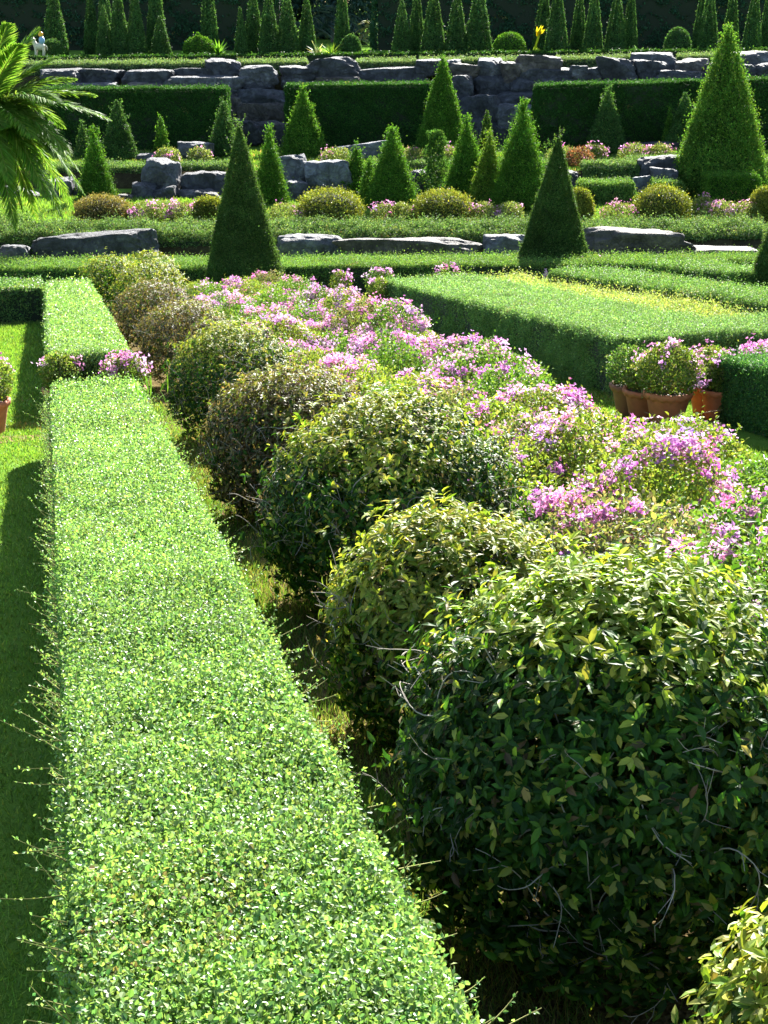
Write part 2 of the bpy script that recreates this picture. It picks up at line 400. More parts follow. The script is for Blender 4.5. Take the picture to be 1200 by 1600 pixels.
def bare_twigs(mb, c, rx, rz, n, zlo=-.6, zhi=.5, r0=.0024):
    for i in range(n):
        z = rng.uniform(zlo, zhi); ph = rng.uniform(math.pi*.85, math.pi*2.15); rr = (1-abs(z)**3.5)**.4 if z < 0 else math.sqrt(1-z*z)
        o = np.array([rr*math.cos(ph), rr*math.sin(ph), z]); p = c+o*[rx, rx, rz]*rng.uniform(.88, .98)
        d = unit(np.cross(o, rnd(1)[0])+o*rng.uniform(.0, .5)+np.array([0, 0, .3])); cc = np.array([.34, .30, .24])*rng.uniform(.5, 1.15)
        pts = [p]; l = rng.uniform(.016, .03); bend = rng.normal(0, .18, 3); m = rng.integers(6, 13)
        for k in range(m):
            q = pts[-1]+d*l; pts.append(q); bend = bend*.8+rng.normal(0, .13, 3); d = unit(d+bend-o*.04)
            if k > 1 and rng.random() < .3:
                d2 = unit(d+rng.normal(0, .6, 3)); e2 = unit(d2+rng.normal(0, .3, 3))
                tube(mb, np.array([q, q+d2*l, q+(d2+e2)*l, q+(d2+2*e2)*l]), r0*.55, r0*.3, cc, 0, 3)
        tube(mb, np.array(pts), r0*rng.uniform(.8, 1.3), r0*.4, cc, 0, 4)

def ball_shrub(label, base, rx, ry, H, L0, n, greenness, group, brown=.0, seed=0., zlo=-.85, minpx=2.6, ntw=60, top_bias=.1, pale=1.0, bare=0, lime=False):
    base = np.asarray(base, float); c = base+np.array([0, 0, H*.5+.03])
    L0 = max(L0, dist_px(c)*minpx/1536)
    root = empty('ball_shrub', base, label, 'shrub', group)
    mb = MB()
    pal = GRN+BRN+YEL; w = [greenness]*3+[brown*.8]*3+[max(.12*(1-brown),0)+.03]*4
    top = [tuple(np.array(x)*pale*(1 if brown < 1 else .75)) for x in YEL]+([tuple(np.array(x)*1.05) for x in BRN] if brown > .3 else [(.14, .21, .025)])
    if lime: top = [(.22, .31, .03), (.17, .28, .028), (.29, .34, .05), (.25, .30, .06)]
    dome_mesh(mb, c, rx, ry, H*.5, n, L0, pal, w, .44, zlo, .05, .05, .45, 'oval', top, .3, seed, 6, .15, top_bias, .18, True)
    mb.build('foliage', [M_BALL], root, base)
    tb = MB(); twigs(tb, c, rx, ry, H*.5, ntw, base, .0055, 1.06, -.6, (.30, .27, .22))
    if bare: bare_twigs(tb, c, rx, H*.5, bare)
    tb.build('branches', [M_TWIG], root, base)
    return root

def bracts(mb, tips, out, size, per=9, spread=.05, pal=PINK):
    """clusters of papery bracts, three round each floret"""
    n = len(tips)*per
    c = np.repeat(tips, per, 0)+rng.normal(0, spread, (n, 3)); o = np.repeat(out, per, 0)
    ax = unit(o+rnd(n)*.8)
    tint = np.repeat(pick(len(tips), pal, None, .1), per, 0)*np.exp(rng.normal(0, .12, (n, 1)))
    for k in range(3):
        side = rnd(n); side = unit(side-ax*np.sum(side*ax, 1, keepdims=True))
        D = unit(ax*.55+side)
        leaves(mb, c, D, ax+rnd(n)*.2, size*rng.uniform(.7, 1.2, n), size*.8, tint, 'quad', .18)

def boug_bush(label, base, r, H, group, flowers, pal, name='bougainvillea_bush', L0=.034, woody=0, n=None, seed=0., root=None, minpx=1.8, lump=.17, fl_pal=PINK, cl=.032):
    base = np.asarray(base, float); c = base+np.array([0, 0, H*.42])
    dist = dist_px(c); L0 = max(L0, dist*minpx/1536)
    if root is None: root = empty(name, base, label, 'bush', group)
    mb = MB(); n = n or int(2.5*4.2*r*r/(.5*L0*L0*.6))
    dome_mesh(mb, c, r, r, H*.58, n, L0, pal, None, .6, -.7, .045, lump, .35, 'oval' if dist < 13 else 'quad', None, .3, seed)
    for i in range(int(9*r/.5)):                   # long leafy shoots
        z = rng.uniform(.2, 1); ph = rng.random()*6.283; rr = math.sqrt(1-z*z)
        d0 = np.array([rr*math.cos(ph), rr*math.sin(ph), z]); p0 = c+d0*np.array([r, r, H*.58])*.92
        d = unit(d0+np.array([0, 0, .5])+rng.normal(0, .3, 3)); l = rng.uniform(.08, .2)
        m = 10; ss = rng.uniform(.1, 1, m)[:, None]
        leaves(mb, p0+d*l*ss, unit(rnd(m)+d*.6), rnd(m)+np.array([0, 0, .8]), L0*rng.uniform(.7, 1.1, m), L0*.6, pick(m, pal, None, .2)*1.1, 'quad', .2)
    mb.build('foliage', [M_BOUG], root, base)
    if flowers > 0:
        fb = MB(); z = rng.uniform(.05, 1, flowers)**.8; ph = rng.random(flowers)*6.283
        dirs = np.stack([np.sqrt(1-z*z)*np.cos(ph), np.sqrt(1-z*z)*np.sin(ph), z], 1)
        keep = patch(dirs, 3.6, seed+9) > -.05; dirs = dirs[keep]
        if len(dirs) == 0: dirs = np.array([[0, 0, 1.]])
        tips = c+dirs*np.array([r, r, H*.58])*(1+lump*patch(dirs*2.2, 1.6, seed))[:, None]*rng.uniform(.95, 1.05, (len(dirs), 1))
        bs = max(.027, dist*minpx/1536)
        bracts(fb, tips, dirs+np.array([0, 0, .3]), bs, max(5, int(20*(.03/bs)**1.2)), cl, fl_pal)
        tag(fb.build('blossom', [M_BRACT], root, base))
    if woody:
        tb = MB(); twigs(tb, c, r, r, H*.58, woody, base, .006, 1.12, -.2, (.24, .17, .10))
        tb.build('branches', [M_TWIG], root, base)
    return root

# ---------------------------------------------------------------- boulders
def boulder(label, cen, size, tone, group, seed, cuts=7, res=19, name='boulder', flat=.0, rotz=0.):
    r_ = np.random.default_rng(seed)
    pl_n = [np.array(v, float) for v in ((1, 0, 0), (-1, 0, 0), (0, 1, 0), (0, -1, 0), (0, 0, 1), (0, 0, -1))]
    pl_n = [unit(v+r_.normal(0, .13, 3)) for v in pl_n]; hh = [r_.uniform(.86, 1.) for _ in pl_n]
    for _ in range(cuts):
        v = unit(np.sign(r_.normal(size=3))*r_.uniform(.35, 1., 3)); pl_n.append(v); hh.append(r_.uniform(.98, 1.32))
    NN = np.array(pl_n); HH = np.array(hh)
    g = np.linspace(-1, 1, res); dirs = []; Fq = []; n0 = 0
    for ax in range(3):
        for sg in (-1, 1):
            u, v = np.meshgrid(g, g, indexing='ij'); w = np.full_like(u, sg)
            d = np.stack([(w, u, v), (u, w, v), (u, v, w)][ax], -1).reshape(-1, 3)
            dirs.append(d); i = (np.arange(res-1)[:, None]*res+np.arange(res-1)[None]).ravel()+n0
            q = np.stack([i, i+1, i+res+1, i+res], 1)
            if (sg > 0) == (ax != 1): q = q[:, ::-1]
            Fq.append(q); n0 += res*res
    d = unit(np.concatenate(dirs)); Fq = np.concatenate(Fq)
    dn = np.maximum(d@NN.T, 1e-6)
    k = 16.0
    rad = (np.sum((dn/HH)**k, 1))**(-1/k)           # slightly rounded edges
    o3 = r_.uniform(0, 50, 3)
    nz = np.array([mnoise.fractal(Vector(x*1.7+o3), 1., 2., 4) for x in d])
    nz2 = np.array([mnoise.noise(Vector(x*5.5+o3)) for x in d])
    nz3 = np.array([abs(mnoise.noise(Vector(x*3.1+o3*1.3))) for x in d])
    rad = rad*(1+.10*nz+.035*nz2-.10*nz3)
    P = d*rad[:, None]*np.asarray(size)/2
    cr, sr = math.cos(rotz), math.sin(rotz); P = P@np.array([[cr, sr, 0], [-sr, cr, 0], [0, 0, 1]])
    # weld the seams of the six patches
    key = np.round(d*1e4).astype(int); _, idx, inv = np.unique(key, axis=0, return_index=True, return_inverse=True)
    inv = inv.ravel()
    o = mesh_obj(name, P[idx], [(4, inv[Fq])], [M_ROCK], None, np.broadcast_to(np.asarray(tone, float), (len(Fq), 3)), None, True)
    o.location = cen
    o.data.set_sharp_from_angle(angle=math.radians(32))
    return tag(o, label, 'rock', group)
def rock_px(label, x0, x1, y0, y1, D, tone, group, seed, depth=None, cuts=7, under=.12):
    c = at((x0+x1)/2, (y0+y1)/2, D); w = abs(at(x1, y0, D)[0]-at(x0, y0, D)[0]); h = abs(at(x0, y0, D)[2]-at(x0, y1, D)[2])
    dep = depth or max(.55, min(1.1, .5*(w+h)))
    return boulder(label, c+np.array([0, dep*.35, -under*h*.5]), (w*1.06, dep, h*(1.06+under)), tone, group, seed, cuts)

# ================================================================ SETTING
def setting():
    xs = np.unique(np.concatenate([np.linspace(-400, -60, 12), np.linspace(-60, 60, 121), np.linspace(60, 400, 12)]))
    ys = np.unique(np.concatenate([np.linspace(-120, -10, 10), np.linspace(-10, 90, 301), np.linspace(90, 900, 30)]))
    X, Y = np.meshgrid(xs, ys, indexing='ij'); Z = terrain(X, Y)
    V = np.stack([X, Y, Z], -1).reshape(-1, 3); ny = len(ys)
    i = (np.arange(len(xs)-1)[:, None]*ny+np.arange(ny-1)[None]).ravel()
    o = mesh_obj('lawn', V, [(4, np.stack([i, i+ny, i+ny+1, i+1], 1))], [M_LAWN], None, None, None, True)
    tag(o, kind='structure')
    def strip(name, a0, a1, b0, b1, mat, lift, na=60, nb=8, wob=.12):
        A, B = np.meshgrid(np.linspace(a0, a1, na), np.linspace(b0, b1, nb), indexing='ij')
        A2 = A+wob*np.sin(B*5.1+A*1.3)*((B > b0) & (B < b1)+0)*0; B2 = B.copy()
        edge = (np.linspace(0, 1, nb)[None]*2-1)
        B2 = B2+edge*wob*(np.sin(A*2.3)+.6*np.sin(A*5.7+1))*.6
        e2 = (np.linspace(0, 1, na)[:, None]*2-1)
        A2 = A+np.sign(e2)*(np.abs(e2) > .9)*wob*(np.sin(B*7.3)+.5*np.sin(B*17.1))
        P = np.stack([RX*A2+RY*B2, RY*A2-RX*B2, CZ-HV+lift-S*A2], -1).reshape(-1, 3)
        i = (np.arange(na-1)[:, None]*nb+np.arange(nb-1)[None]).ravel()
        o = mesh_obj(name, P, [(4, np.stack([i, i+nb, i+nb+1, i+1], 1)[:, ::-1])], [mat]); tag(o, kind='structure')
    strip('planting_bed', .2, 29.6, 1.02, 4.5, M_MULCH, .006, 90, 12)
    strip('worn_earth', 13.95, 14.35, -2.2, .2, M_EARTH, .005, 8, 40, .05)
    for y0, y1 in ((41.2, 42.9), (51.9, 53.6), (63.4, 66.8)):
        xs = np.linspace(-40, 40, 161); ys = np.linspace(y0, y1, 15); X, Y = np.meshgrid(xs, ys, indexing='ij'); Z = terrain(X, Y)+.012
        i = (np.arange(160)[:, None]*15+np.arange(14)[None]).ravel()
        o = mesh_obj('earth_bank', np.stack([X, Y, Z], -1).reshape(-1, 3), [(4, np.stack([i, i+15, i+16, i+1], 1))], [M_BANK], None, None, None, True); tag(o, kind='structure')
    # grass growing on the lawn: one mass
    def blades(specs, name, pal, straw=0.):
        mb = MB()
        for (fa, n, L0, dx) in specs:
            P = fa(n); n = len(P)
            L = np.maximum(L0, dist_px(P)*3.2/1536)*rng.uniform(.6, 1.3, n)
            D = unit(rng.normal(0, .45, (n, 3))*[1, 1, 0]+np.array([0, 0, 1])); 
            col = pick(n, pal, None, .18)*np.exp(.2*patch(P, 1.4)+.12*patch(P, 6., 3.))[:, None]
            wn = (patch(P, 2.1, 11.) > .45) & (rng.random(n) < .35); col[wn] = pick(int(wn.sum()), [(.24, .25, .06), (.26, .22, .09)], None, .2)
            leaves(mb, P, D, rnd(n)*[1, 1, .1], L, np.maximum(.005, dist_px(P)*1.5/1536), col, 'blade')
        return tag(mb.build(name, [M_GRASS]), None, None, None, 'stuff')
    def area(a0, a1, b0, b1, pw=1.):
        def f(n):
            u = rng.random(n); a = a0*(a1/a0)**u if a0 > 0 else a0+(a1-a0)*u
            return np.stack([*(lambda a, b: (RX*a+RY*b, RY*a-RX*b, CZ-HV-S*a))(a, rng.uniform(b0, b1, n))], 1)
        return f
    G = [(.125, .235, .035), (.15, .265, .04), (.095, .19, .03), (.19, .28, .06)]
    blades([(area(2.5, 31, -2.0, 0.0), 90000, .028, 0), (area(13., 16., -1., 7.), 30000, .03, 0),
            (area(6, 30, 4.45, 5.7), 30000, .03, 0), (area(1.5, 30, .72, 1.1), 9000, .05, 0), (area(29, 40, -4., 18.), 40000, .04, 0)], 'grass', G)
    def t1area(n):
        x = rng.uniform(-14, 14, n); y = rng.uniform(43, 52, n); return np.stack([x, y, np.full(n, T1)], 1)
    def t2area(n):
        x = rng.uniform(-16, 17, n); y = rng.uniform(53.5, 60.5, n); return np.stack([x, y, np.full(n, T2)], 1)
    blades([(t1area, 40000, .06, 0), (t2area, 30000, .06, 0)], 'terrace_grass', G+[(.16, .24, .04)])
    blades([(area(1.5, 14, .68, 1.3), 34000, .06, 0), (area(2, 10, 1.2, 2.6), 5000, .05, 0)], 'dry_grass', [(.26, .24, .09), (.16, .2, .05), (.11, .2, .035), (.09, .17, .03)])

def near_hedges():
    top = row_box(1.5, 13.1, -.045, .715, .61)
    def ex(mb):
        n = 480
        a = rng.uniform(2., 13, n)**1.; left = rng.random(n) < .65
        b = np.where(left, -.055, .725); roots = np.array([ab(x, y, .62-abs(rng.normal(0, .06))) for x, y in zip(a, b)])
        lat = np.array([RY, -RX, 0]); row = np.array([RX, RY, -S])
        dirs = [(-lat if l else lat)*rng.uniform(.3, 1)+np.array([0, 0, rng.uniform(.1, .9)])-row*rng.uniform(0, .7) for l in left]
        sprigs(mb, roots, dirs, rng.uniform(.04, .15, n)*rng.choice([.7, 1, 1.5], n, p=[.6, .3, .1]), .013)
        n = 420; a = 2.+11*rng.random(n)**1.6; b = rng.uniform(-.02, .75, n)
        roots = np.array([ab(x, y, .60) for x, y in zip(a, b)])
        dirs = np.array([0, 0, 1.])+rng.normal(0, .6, (n, 3))
        sprigs(mb, roots, dirs, rng.uniform(.04, .1, n), .014)
    hedge('long low clipped hedge in the foreground with bright glossy top and stray shoots', top, .6, 'low box hedges along the lawn', L0=.0135, minpx=2.2,
          lai=3.4, w=HEDGE_W, bump=.024, rough=.026, extra=ex, shape='hex', aspect=.72, inset=.07, rnd_edge=.08)
    hedge('low clipped hedge block on the left behind the two pots, dark front end', row_box(15.6, 29.2, -.04, .77, .62), .6, 'low box hedges along the lawn',
          L0=.018, lai=3., w=HEDGE_W, bump=.02, rough=.03)
    hedge('low dark hedge crossing the left lawn behind the hedge block', row_box(27.7, 30.4, -8, -.09, .62), .6, None, L0=.02, lai=2.6, pal=FARH_PAL)
    # the cross hedge below the rocks
    p0, p1, q1, q0 = pl(-70, 421, .64), pl(1300, 409, .64), pl(1300, 399, .64), pl(-70, 409, .64)
    hedge('long thin hedge running right across the garden below the first rock row', [p0, p1, q1, q0], .68, None, mat=M_FAR, L0=.03, minpx=1.6, lai=2.8, pal=FARH_PAL, rough=.04, bump=.035)
    # the bordered bed on the right
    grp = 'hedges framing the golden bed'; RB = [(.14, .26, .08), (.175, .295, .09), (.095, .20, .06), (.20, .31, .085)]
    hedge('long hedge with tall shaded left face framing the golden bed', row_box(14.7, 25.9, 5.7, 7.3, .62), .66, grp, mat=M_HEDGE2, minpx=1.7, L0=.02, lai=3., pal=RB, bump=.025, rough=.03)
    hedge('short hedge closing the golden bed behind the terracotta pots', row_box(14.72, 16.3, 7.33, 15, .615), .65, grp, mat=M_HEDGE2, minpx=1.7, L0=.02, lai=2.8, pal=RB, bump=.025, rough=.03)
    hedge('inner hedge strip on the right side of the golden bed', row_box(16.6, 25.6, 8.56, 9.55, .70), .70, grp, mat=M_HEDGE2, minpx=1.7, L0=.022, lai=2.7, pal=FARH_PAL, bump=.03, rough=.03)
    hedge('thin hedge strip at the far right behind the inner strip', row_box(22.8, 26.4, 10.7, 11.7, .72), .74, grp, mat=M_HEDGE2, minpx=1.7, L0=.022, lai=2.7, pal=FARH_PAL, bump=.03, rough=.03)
    YG = [(.32, .37, .09), (.37, .40, .11), (.26, .34, .08), (.18, .26, .06)]
    hedge('yellow green ground cover filling the bed between the right hedges', row_box(16.5, 26.5, 7.36, 8.42, .51), .46, None, 'ground_cover_planting', M_HEDGE2,
          minpx=1.8, L0=.026, lai=2.4, pal=YG, bump=.06, rough=.05)
    hedge('hedge block at the right edge of the picture beside the terracotta pots', row_box(5.5, 12.95, 5.98, 8.5, .60), .62, None, mat=M_HEDGE2, L0=.018, lai=3., pal=[(.05, .15, .035), (.07, .18, .04), (.035, .11, .03), (.10, .21, .04)], bump=.02, rough=.03)

ORD = ['nearest', 'second', 'third', 'fourth', 'fifth', 'sixth', 'seventh', 'eighth', 'ninth', 'tenth', 'eleventh', 'twelfth', 'thirteenth', 'fourteenth', 'fifteenth', 'sixteenth', 'seventeenth', 'eighteenth', 'nineteenth', 'twentieth', 'twenty-first', 'twenty-second', 'twenty-third', 'twenty-fourth', 'twenty-fifth', 'twenty-sixth', 'twenty-seventh', 'twenty-eighth']

def balls():
    g = 'clipped balls in the row beside the hedge'
    #  a, b, rx, H, leaf, n, green, brown, label, top_bias
    rows = [
        (3.72, 1.50, .60, 1.14, .039, 54000, 1.1, .05, 'largest nearest clipped ball, glossy green with bare twigs, at bottom right', -.02),
        (5.50, 1.48, .48, .93, .040, 27000, .6, .18, 'straw yellow clipped ball just behind the nearest large ball', .6),
        (7.5, 1.67, .65, 1.12, .038, 38000, 1.0, .1, 'big round yellow and dark green ball beside the pink flower bed', .12),
        (9.95, 1.54, .57, 1.02, .036, 30000, .35, 1.1, 'brownish twiggy ball behind the big yellow and green one', .2),
        (13.4, 1.55, .57, 1.04, .036, 24000, 1.0, .25, 'dark green ball with yellow top level with the two hedge pots', .15),
        (17.4, 1.50, .55, .98, .036, 15000, .25, 1.6, 'dry brown ball in the row beside the hedge block', .0),
        (21.6, 1.44, .56, 1.0, .036, 13000, .25, 1.5, 'dry grey brown ball in front of the golden one', .0),
        (25.8, 1.66, .64, 1.10, .05, 8000, .7, .05, 'bright golden ball near the far end of the row', .6),
        (29.6, 1.15, .58, 1.06, .05, 7000, .7, .1, 'olive yellow ball behind the golden one', .4),
        (31.0, 2.0, .58, 1.05, .05, 6000, .8, .1, 'last olive ball of the row, next to the rocks', .4),
    ]
    for i, (a, b, r, H, L, n, gr, br, lb, tb) in enumerate(rows):
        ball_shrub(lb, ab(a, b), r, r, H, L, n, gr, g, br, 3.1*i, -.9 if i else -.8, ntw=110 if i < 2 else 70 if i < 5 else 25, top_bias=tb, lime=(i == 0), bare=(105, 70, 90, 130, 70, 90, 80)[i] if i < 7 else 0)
    # the pale shoot tips of the next shrub in the corner
    p = ab(2.36, 1.56)
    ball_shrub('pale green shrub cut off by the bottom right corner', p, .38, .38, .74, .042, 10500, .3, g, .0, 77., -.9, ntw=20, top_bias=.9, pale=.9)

def flower_bed():
    g = 'bougainvillea bushes in the long bed'
    YGR = [(.17, .25, .035), (.21, .28, .04), (.12, .20, .03), (.25, .29, .07)]
    GRE = [(.10, .21, .03), (.13, .25, .035), (.07, .17, .025), (.17, .26, .05)]
    PAL = [(.15, .19, .06), (.19, .21, .09), (.10, .15, .04), (.25, .2, .12)]
    rown = ['left', 'middle', 'right']
    for ri, b in enumerate((2.74, 3.40, 4.0)):
        a = 4.7+.25*ri; k = 0
        while a < 29.6:
            r = rng.uniform(.38, .53); H = rng.uniform(.42, .74)*(.9, 1., .80 if a < 13.5 else 1.06)[ri]
            pal = (YGR, GRE, PAL)[rng.choice(3, p=[.46, .40, .14])]
            nf = int(rng.choice([8, 22, 44, 74], p=[.14, .26, .32, .28])*(1.15 if ri else 1.0))
            wd = 26 if (ri == 1 and abs(a-9.2) < .6) else (9 if a < 12 else 0)
            boug_bush('pink bougainvillea bush, %s in the %s row of the flower bed' % ((ORD[k] + ' from the camera') if k else 'nearest to the camera', rown[ri]), ab(a+rng.uniform(-.1, .1), b+rng.uniform(-.1, .1)+(.2*(ri == 2) if a < 10 else .16*(ri == 2) if a > 13.5 else 0)),
                      r, H, g, nf, pal, seed=rng.uniform(0, 60), woody=wd)
            a += rng.uniform(.95, 1.2)*(1 if a < 14 else 1.1); k += 1

def lathe(mb, prof, base, col, mi=0, k=28, wave=0., sm=True):
    th = np.linspace(0, 2*math.pi, k, endpoint=False); prof = np.array(prof)
    V = []
    for r, z, wv in prof:
        rr = r+wv*wave*np.cos(th*14)*.5; zz = z+wv*wave*np.cos(th*14)
        V.append(np.stack([rr*np.cos(th), rr*np.sin(th), zz], 1))
    V = np.concatenate(V)+base; m = len(prof)
    i = np.arange(m-1)[:, None]*k; j = np.arange(k)[None]
    mb.add(V, np.stack([i+j, i+(j+1) % k, i+k+(j+1) % k, i+k+j], -1).reshape(-1, 4), col, mi, sm)
M_TERRA = attr_mat('terracotta', .8, .3, 14.)
M_SOIL = attr_mat('pot_soil', .95, .6, 40.)
def pot_plant(label, base, rt, h, pr, ph, nf, pal, tone=(.42, .14, .07), seed=0., fl=None):
    base = np.asarray(base, float)
    root = empty('potted_bougainvillea', base, label, 'potted plant', 'terracotta pots of bougainvillea')
    mb = MB(); rb = rt*.66
    lathe(mb, [(0.001, 0, 0), (rb, 0, 0), (rb*1.02, .01, 0), (rt*.93, h*.80, 0), (rt*.95, h*.83, 0)], base, tone)
    body = mb.build('pot', [M_TERRA], root, base)
    mb = MB(); lathe(mb, [(rt*.955, h*.80, 1), (rt*1.04, h*.84, 1), (rt*1.08, h*.93, .6), (rt*1.05, h, .3), (rt*.93, h, 0), (rt*.9, h*.86, 0)], base, np.array(tone)*1.08, wave=.012, k=84)
    rim = mb.build('rim', [M_TERRA], root, base); w = rim.matrix_world.copy(); rim.parent = body; rim.location = (0, 0, 0)
    mb = MB(); lathe(mb, [(rt*.9, h*.88, 0), (rt*.5, h*.9, 0), (.001, h*.92, 0)], base, (.05, .035, .025))
    mb.build('soil', [M_SOIL], root, base)
    tb = MB(); top = base+np.array([0, 0, h*.9])
    twigs(tb, top+np.array([0, 0, ph*.4]), pr, pr, ph*.55, 14, top, .008, .95, -.1, (.2, .15, .1)); tb.build('branches', [M_TWIG], root, base)
    # leaves and bracts
    c = top+np.array([0, 0, ph*.5]); L0 = max(.03, dist_px(c)*1.9/1536)
    mb = MB(); dome_mesh(mb, c, pr, pr, ph*.55, int(3*4.2*pr*pr*1.2/(.5*L0*L0*.6)), L0, pal, None, .6, -.75, .05, .10, .35, 'quad', None, .3, seed)
    mb.build('foliage', [M_BOUG], root, base)
    if nf:
        fb = MB(); z = rng.uniform(.3, 1, nf); an = rng.random(nf)*6.283
        d = np.stack([np.sqrt(1-z*z)*np.cos(an), np.sqrt(1-z*z)*np.sin(an), z], 1)
        if fl is not None: d = np.concatenate([d, np.array(fl, float)])
        tips = c+d*np.array([pr, pr, ph*.55])*1.05
        bs = max(.028, dist_px(c)*1.9/1536)
        bracts(fb, tips, d, bs, 12, .032); tag(fb.build('blossom', [M_BRACT], root, base))
    return root

def pots():
    YGR = [(.13, .21, .03), (.17, .24, .04), (.09, .16, .025), (.2, .22, .08)]
    GRE = [(.07, .16, .03), (.1, .19, .04), (.15, .2, .07)]
    def at_px(x, y): return pl(x, y)
    pot_plant('front terracotta pot of pale green bougainvillea with pink spray at its right', at_px(1041, 663), .212, .32, .29, .42, 9, YGR, (.48, .155, .06), 1.,
              [(.8, -.5, -.2), (.95, -.3, -.35), (.9, .0, .05), (.1, .1, 1), (-.1, 0, 1), (.2, .2, .95), (.7, -.6, -.3)])
    pot_plant('terracotta pot half hidden behind the front pot, with no flowers', at_px(1006, 655), .20, .30, .20, .28, 0, YGR, (.38, .12, .05), 2.)
    pot_plant('dark shaded terracotta pot at the left end of the pot group', at_px(985, 648), .20, .31, .24, .36, 2, GRE, (.22, .085, .045), 3.)  # darker clay tone: the shade on this pot is put into its colour
    pot_plant('terracotta pot between the front pot and the right hedge, pink flowered', at_px(1103, 650), .18, .31, .23, .36, 4, YGR, (.36, .115, .05), 4.)
    pot_plant('terracotta pot touching the right hedge block', at_px(1122, 655), .18, .30, .20, .30, 5, YGR, (.42, .135, .055), 5.)
    pot_plant('flowering pot behind the right hedge block, only its pink top shows', ab(13.5, 6.85), .2, .32, .34, .30, 40, YGR, (.4, .15, .08), 6.)
    pot_plant('flowering pot at the right picture edge behind the hedge block', ab(13.6, 7.6), .2, .32, .36, .30, 40, YGR, (.4, .15, .08), 6.5)
    pot_plant('terracotta pot at the far end of the flower bed beside the tall hedge', at_px(594, 496), .22, .32, .21, .36, 6, YGR, (.40, .12, .05), 7.)
    pot_plant('bougainvillea pot behind the terracotta one at the far end of the bed', ab(27.9, 6.05), .2, .30, .26, .42, 9, GRE, (.4, .15, .08), 8.)
    pot_plant('pink topped pot left of the terracotta one at the far end of the bed', at_px(533, 481), .19, .26, .19, .44, 8, YGR, (.35, .14, .08), 9.)
    pot_plant('pot with vivid pink flowers at the right end between the two hedges', at_px(200, 650), .19, .30, .22, .33, 22, YGR, (.4, .15, .08), 10.)
    pot_plant('pot with mostly green plant at the left end between the two hedges', at_px(100, 650), .19, .30, .20, .36, 4, YGR, (.4, .15, .08), 11.)
    pot_plant('terracotta pot cut off by the left picture edge on the lawn', at_px(-15, 678), .2, .34, .24, .42, 16, YGR, (.42, .13, .06), 12.)
    # brick pavers and a dry grass tuft beside the front pot
    mb = MB()
    p = pl(1086, 671); 
    u = np.array([RY, -RX, 0]); v = np.array([RX, RY, -S]); n_ = np.array([0, 0, 1])
    for k, (du, dv, w, d) in enumerate([(0, 0, .5, .22)]):
        o = p+u*du+v*dv
        V = [o+u*(s*w)+v*(t*d)+n_*z for z in (-.02, .035) for s, t in ((-.5, -.5), (.5, -.5), (.5, .5), (-.5, .5))]
        V += [o+u*(s*w*.97)+v*(t*d*.94)+n_*.043 for s, t in ((-.5, -.5), (.5, -.5), (.5, .5), (-.5, .5))]
        mb.add(V, [[0, 1, 5, 4], [1, 2, 6, 5], [2, 3, 7, 6], [3, 0, 4, 7], [4, 5, 9, 8], [5, 6, 10, 9], [6, 7, 11, 10], [7, 4, 8, 11], [8, 9, 10, 11]], (.40, .20, .12))
    tag(mb.build('brick_paver', [M_TERRA], None, p), 'flat reddish paver lying on the grass beside the front pot', 'paver')
    mb = MB(); p = pl(1040, 672)
    for k in range(9):
        d = np.array([rng.normal(0, .55), rng.normal(0, .2)-.1, 1.]); l = rng.uniform(.16, .34)
        t = np.linspace(0, 1, 6)[:, None]; pts = p+d*l*t+np.array([d[0]*.3, 0, -.35])*l*t**2.2
        tube(mb, pts, .004, .0015, (.42, .34, .2), 0, 3)
    tag(mb.build('grass_tuft', [M_TWIG], None, p), 'tuft of dry straw coloured grass in front of the terracotta pot', 'grass tuft')
    # weeds standing out of the foreground hedge
    mb = MB(); p = ab(11.8, .62, .58)
    for k in range(12):
        q = p+np.array([rng.normal(0, .12), rng.normal(0, .3), 0]); d = np.array([rng.normal(0, .25), rng.normal(0, .25), 1.]); l = rng.uniform(.12, .3)
        leaves(mb, np.array([q]), np.array([d]), rnd(1), l, .012, pick(1, [(.12, .25, .03)]), 'oval', .1, 0, .5)
    tag(mb.build('grass_tuft', [M_GRASS], None, p), 'long green grass blades growing out of the foreground hedge top', 'grass tuft')

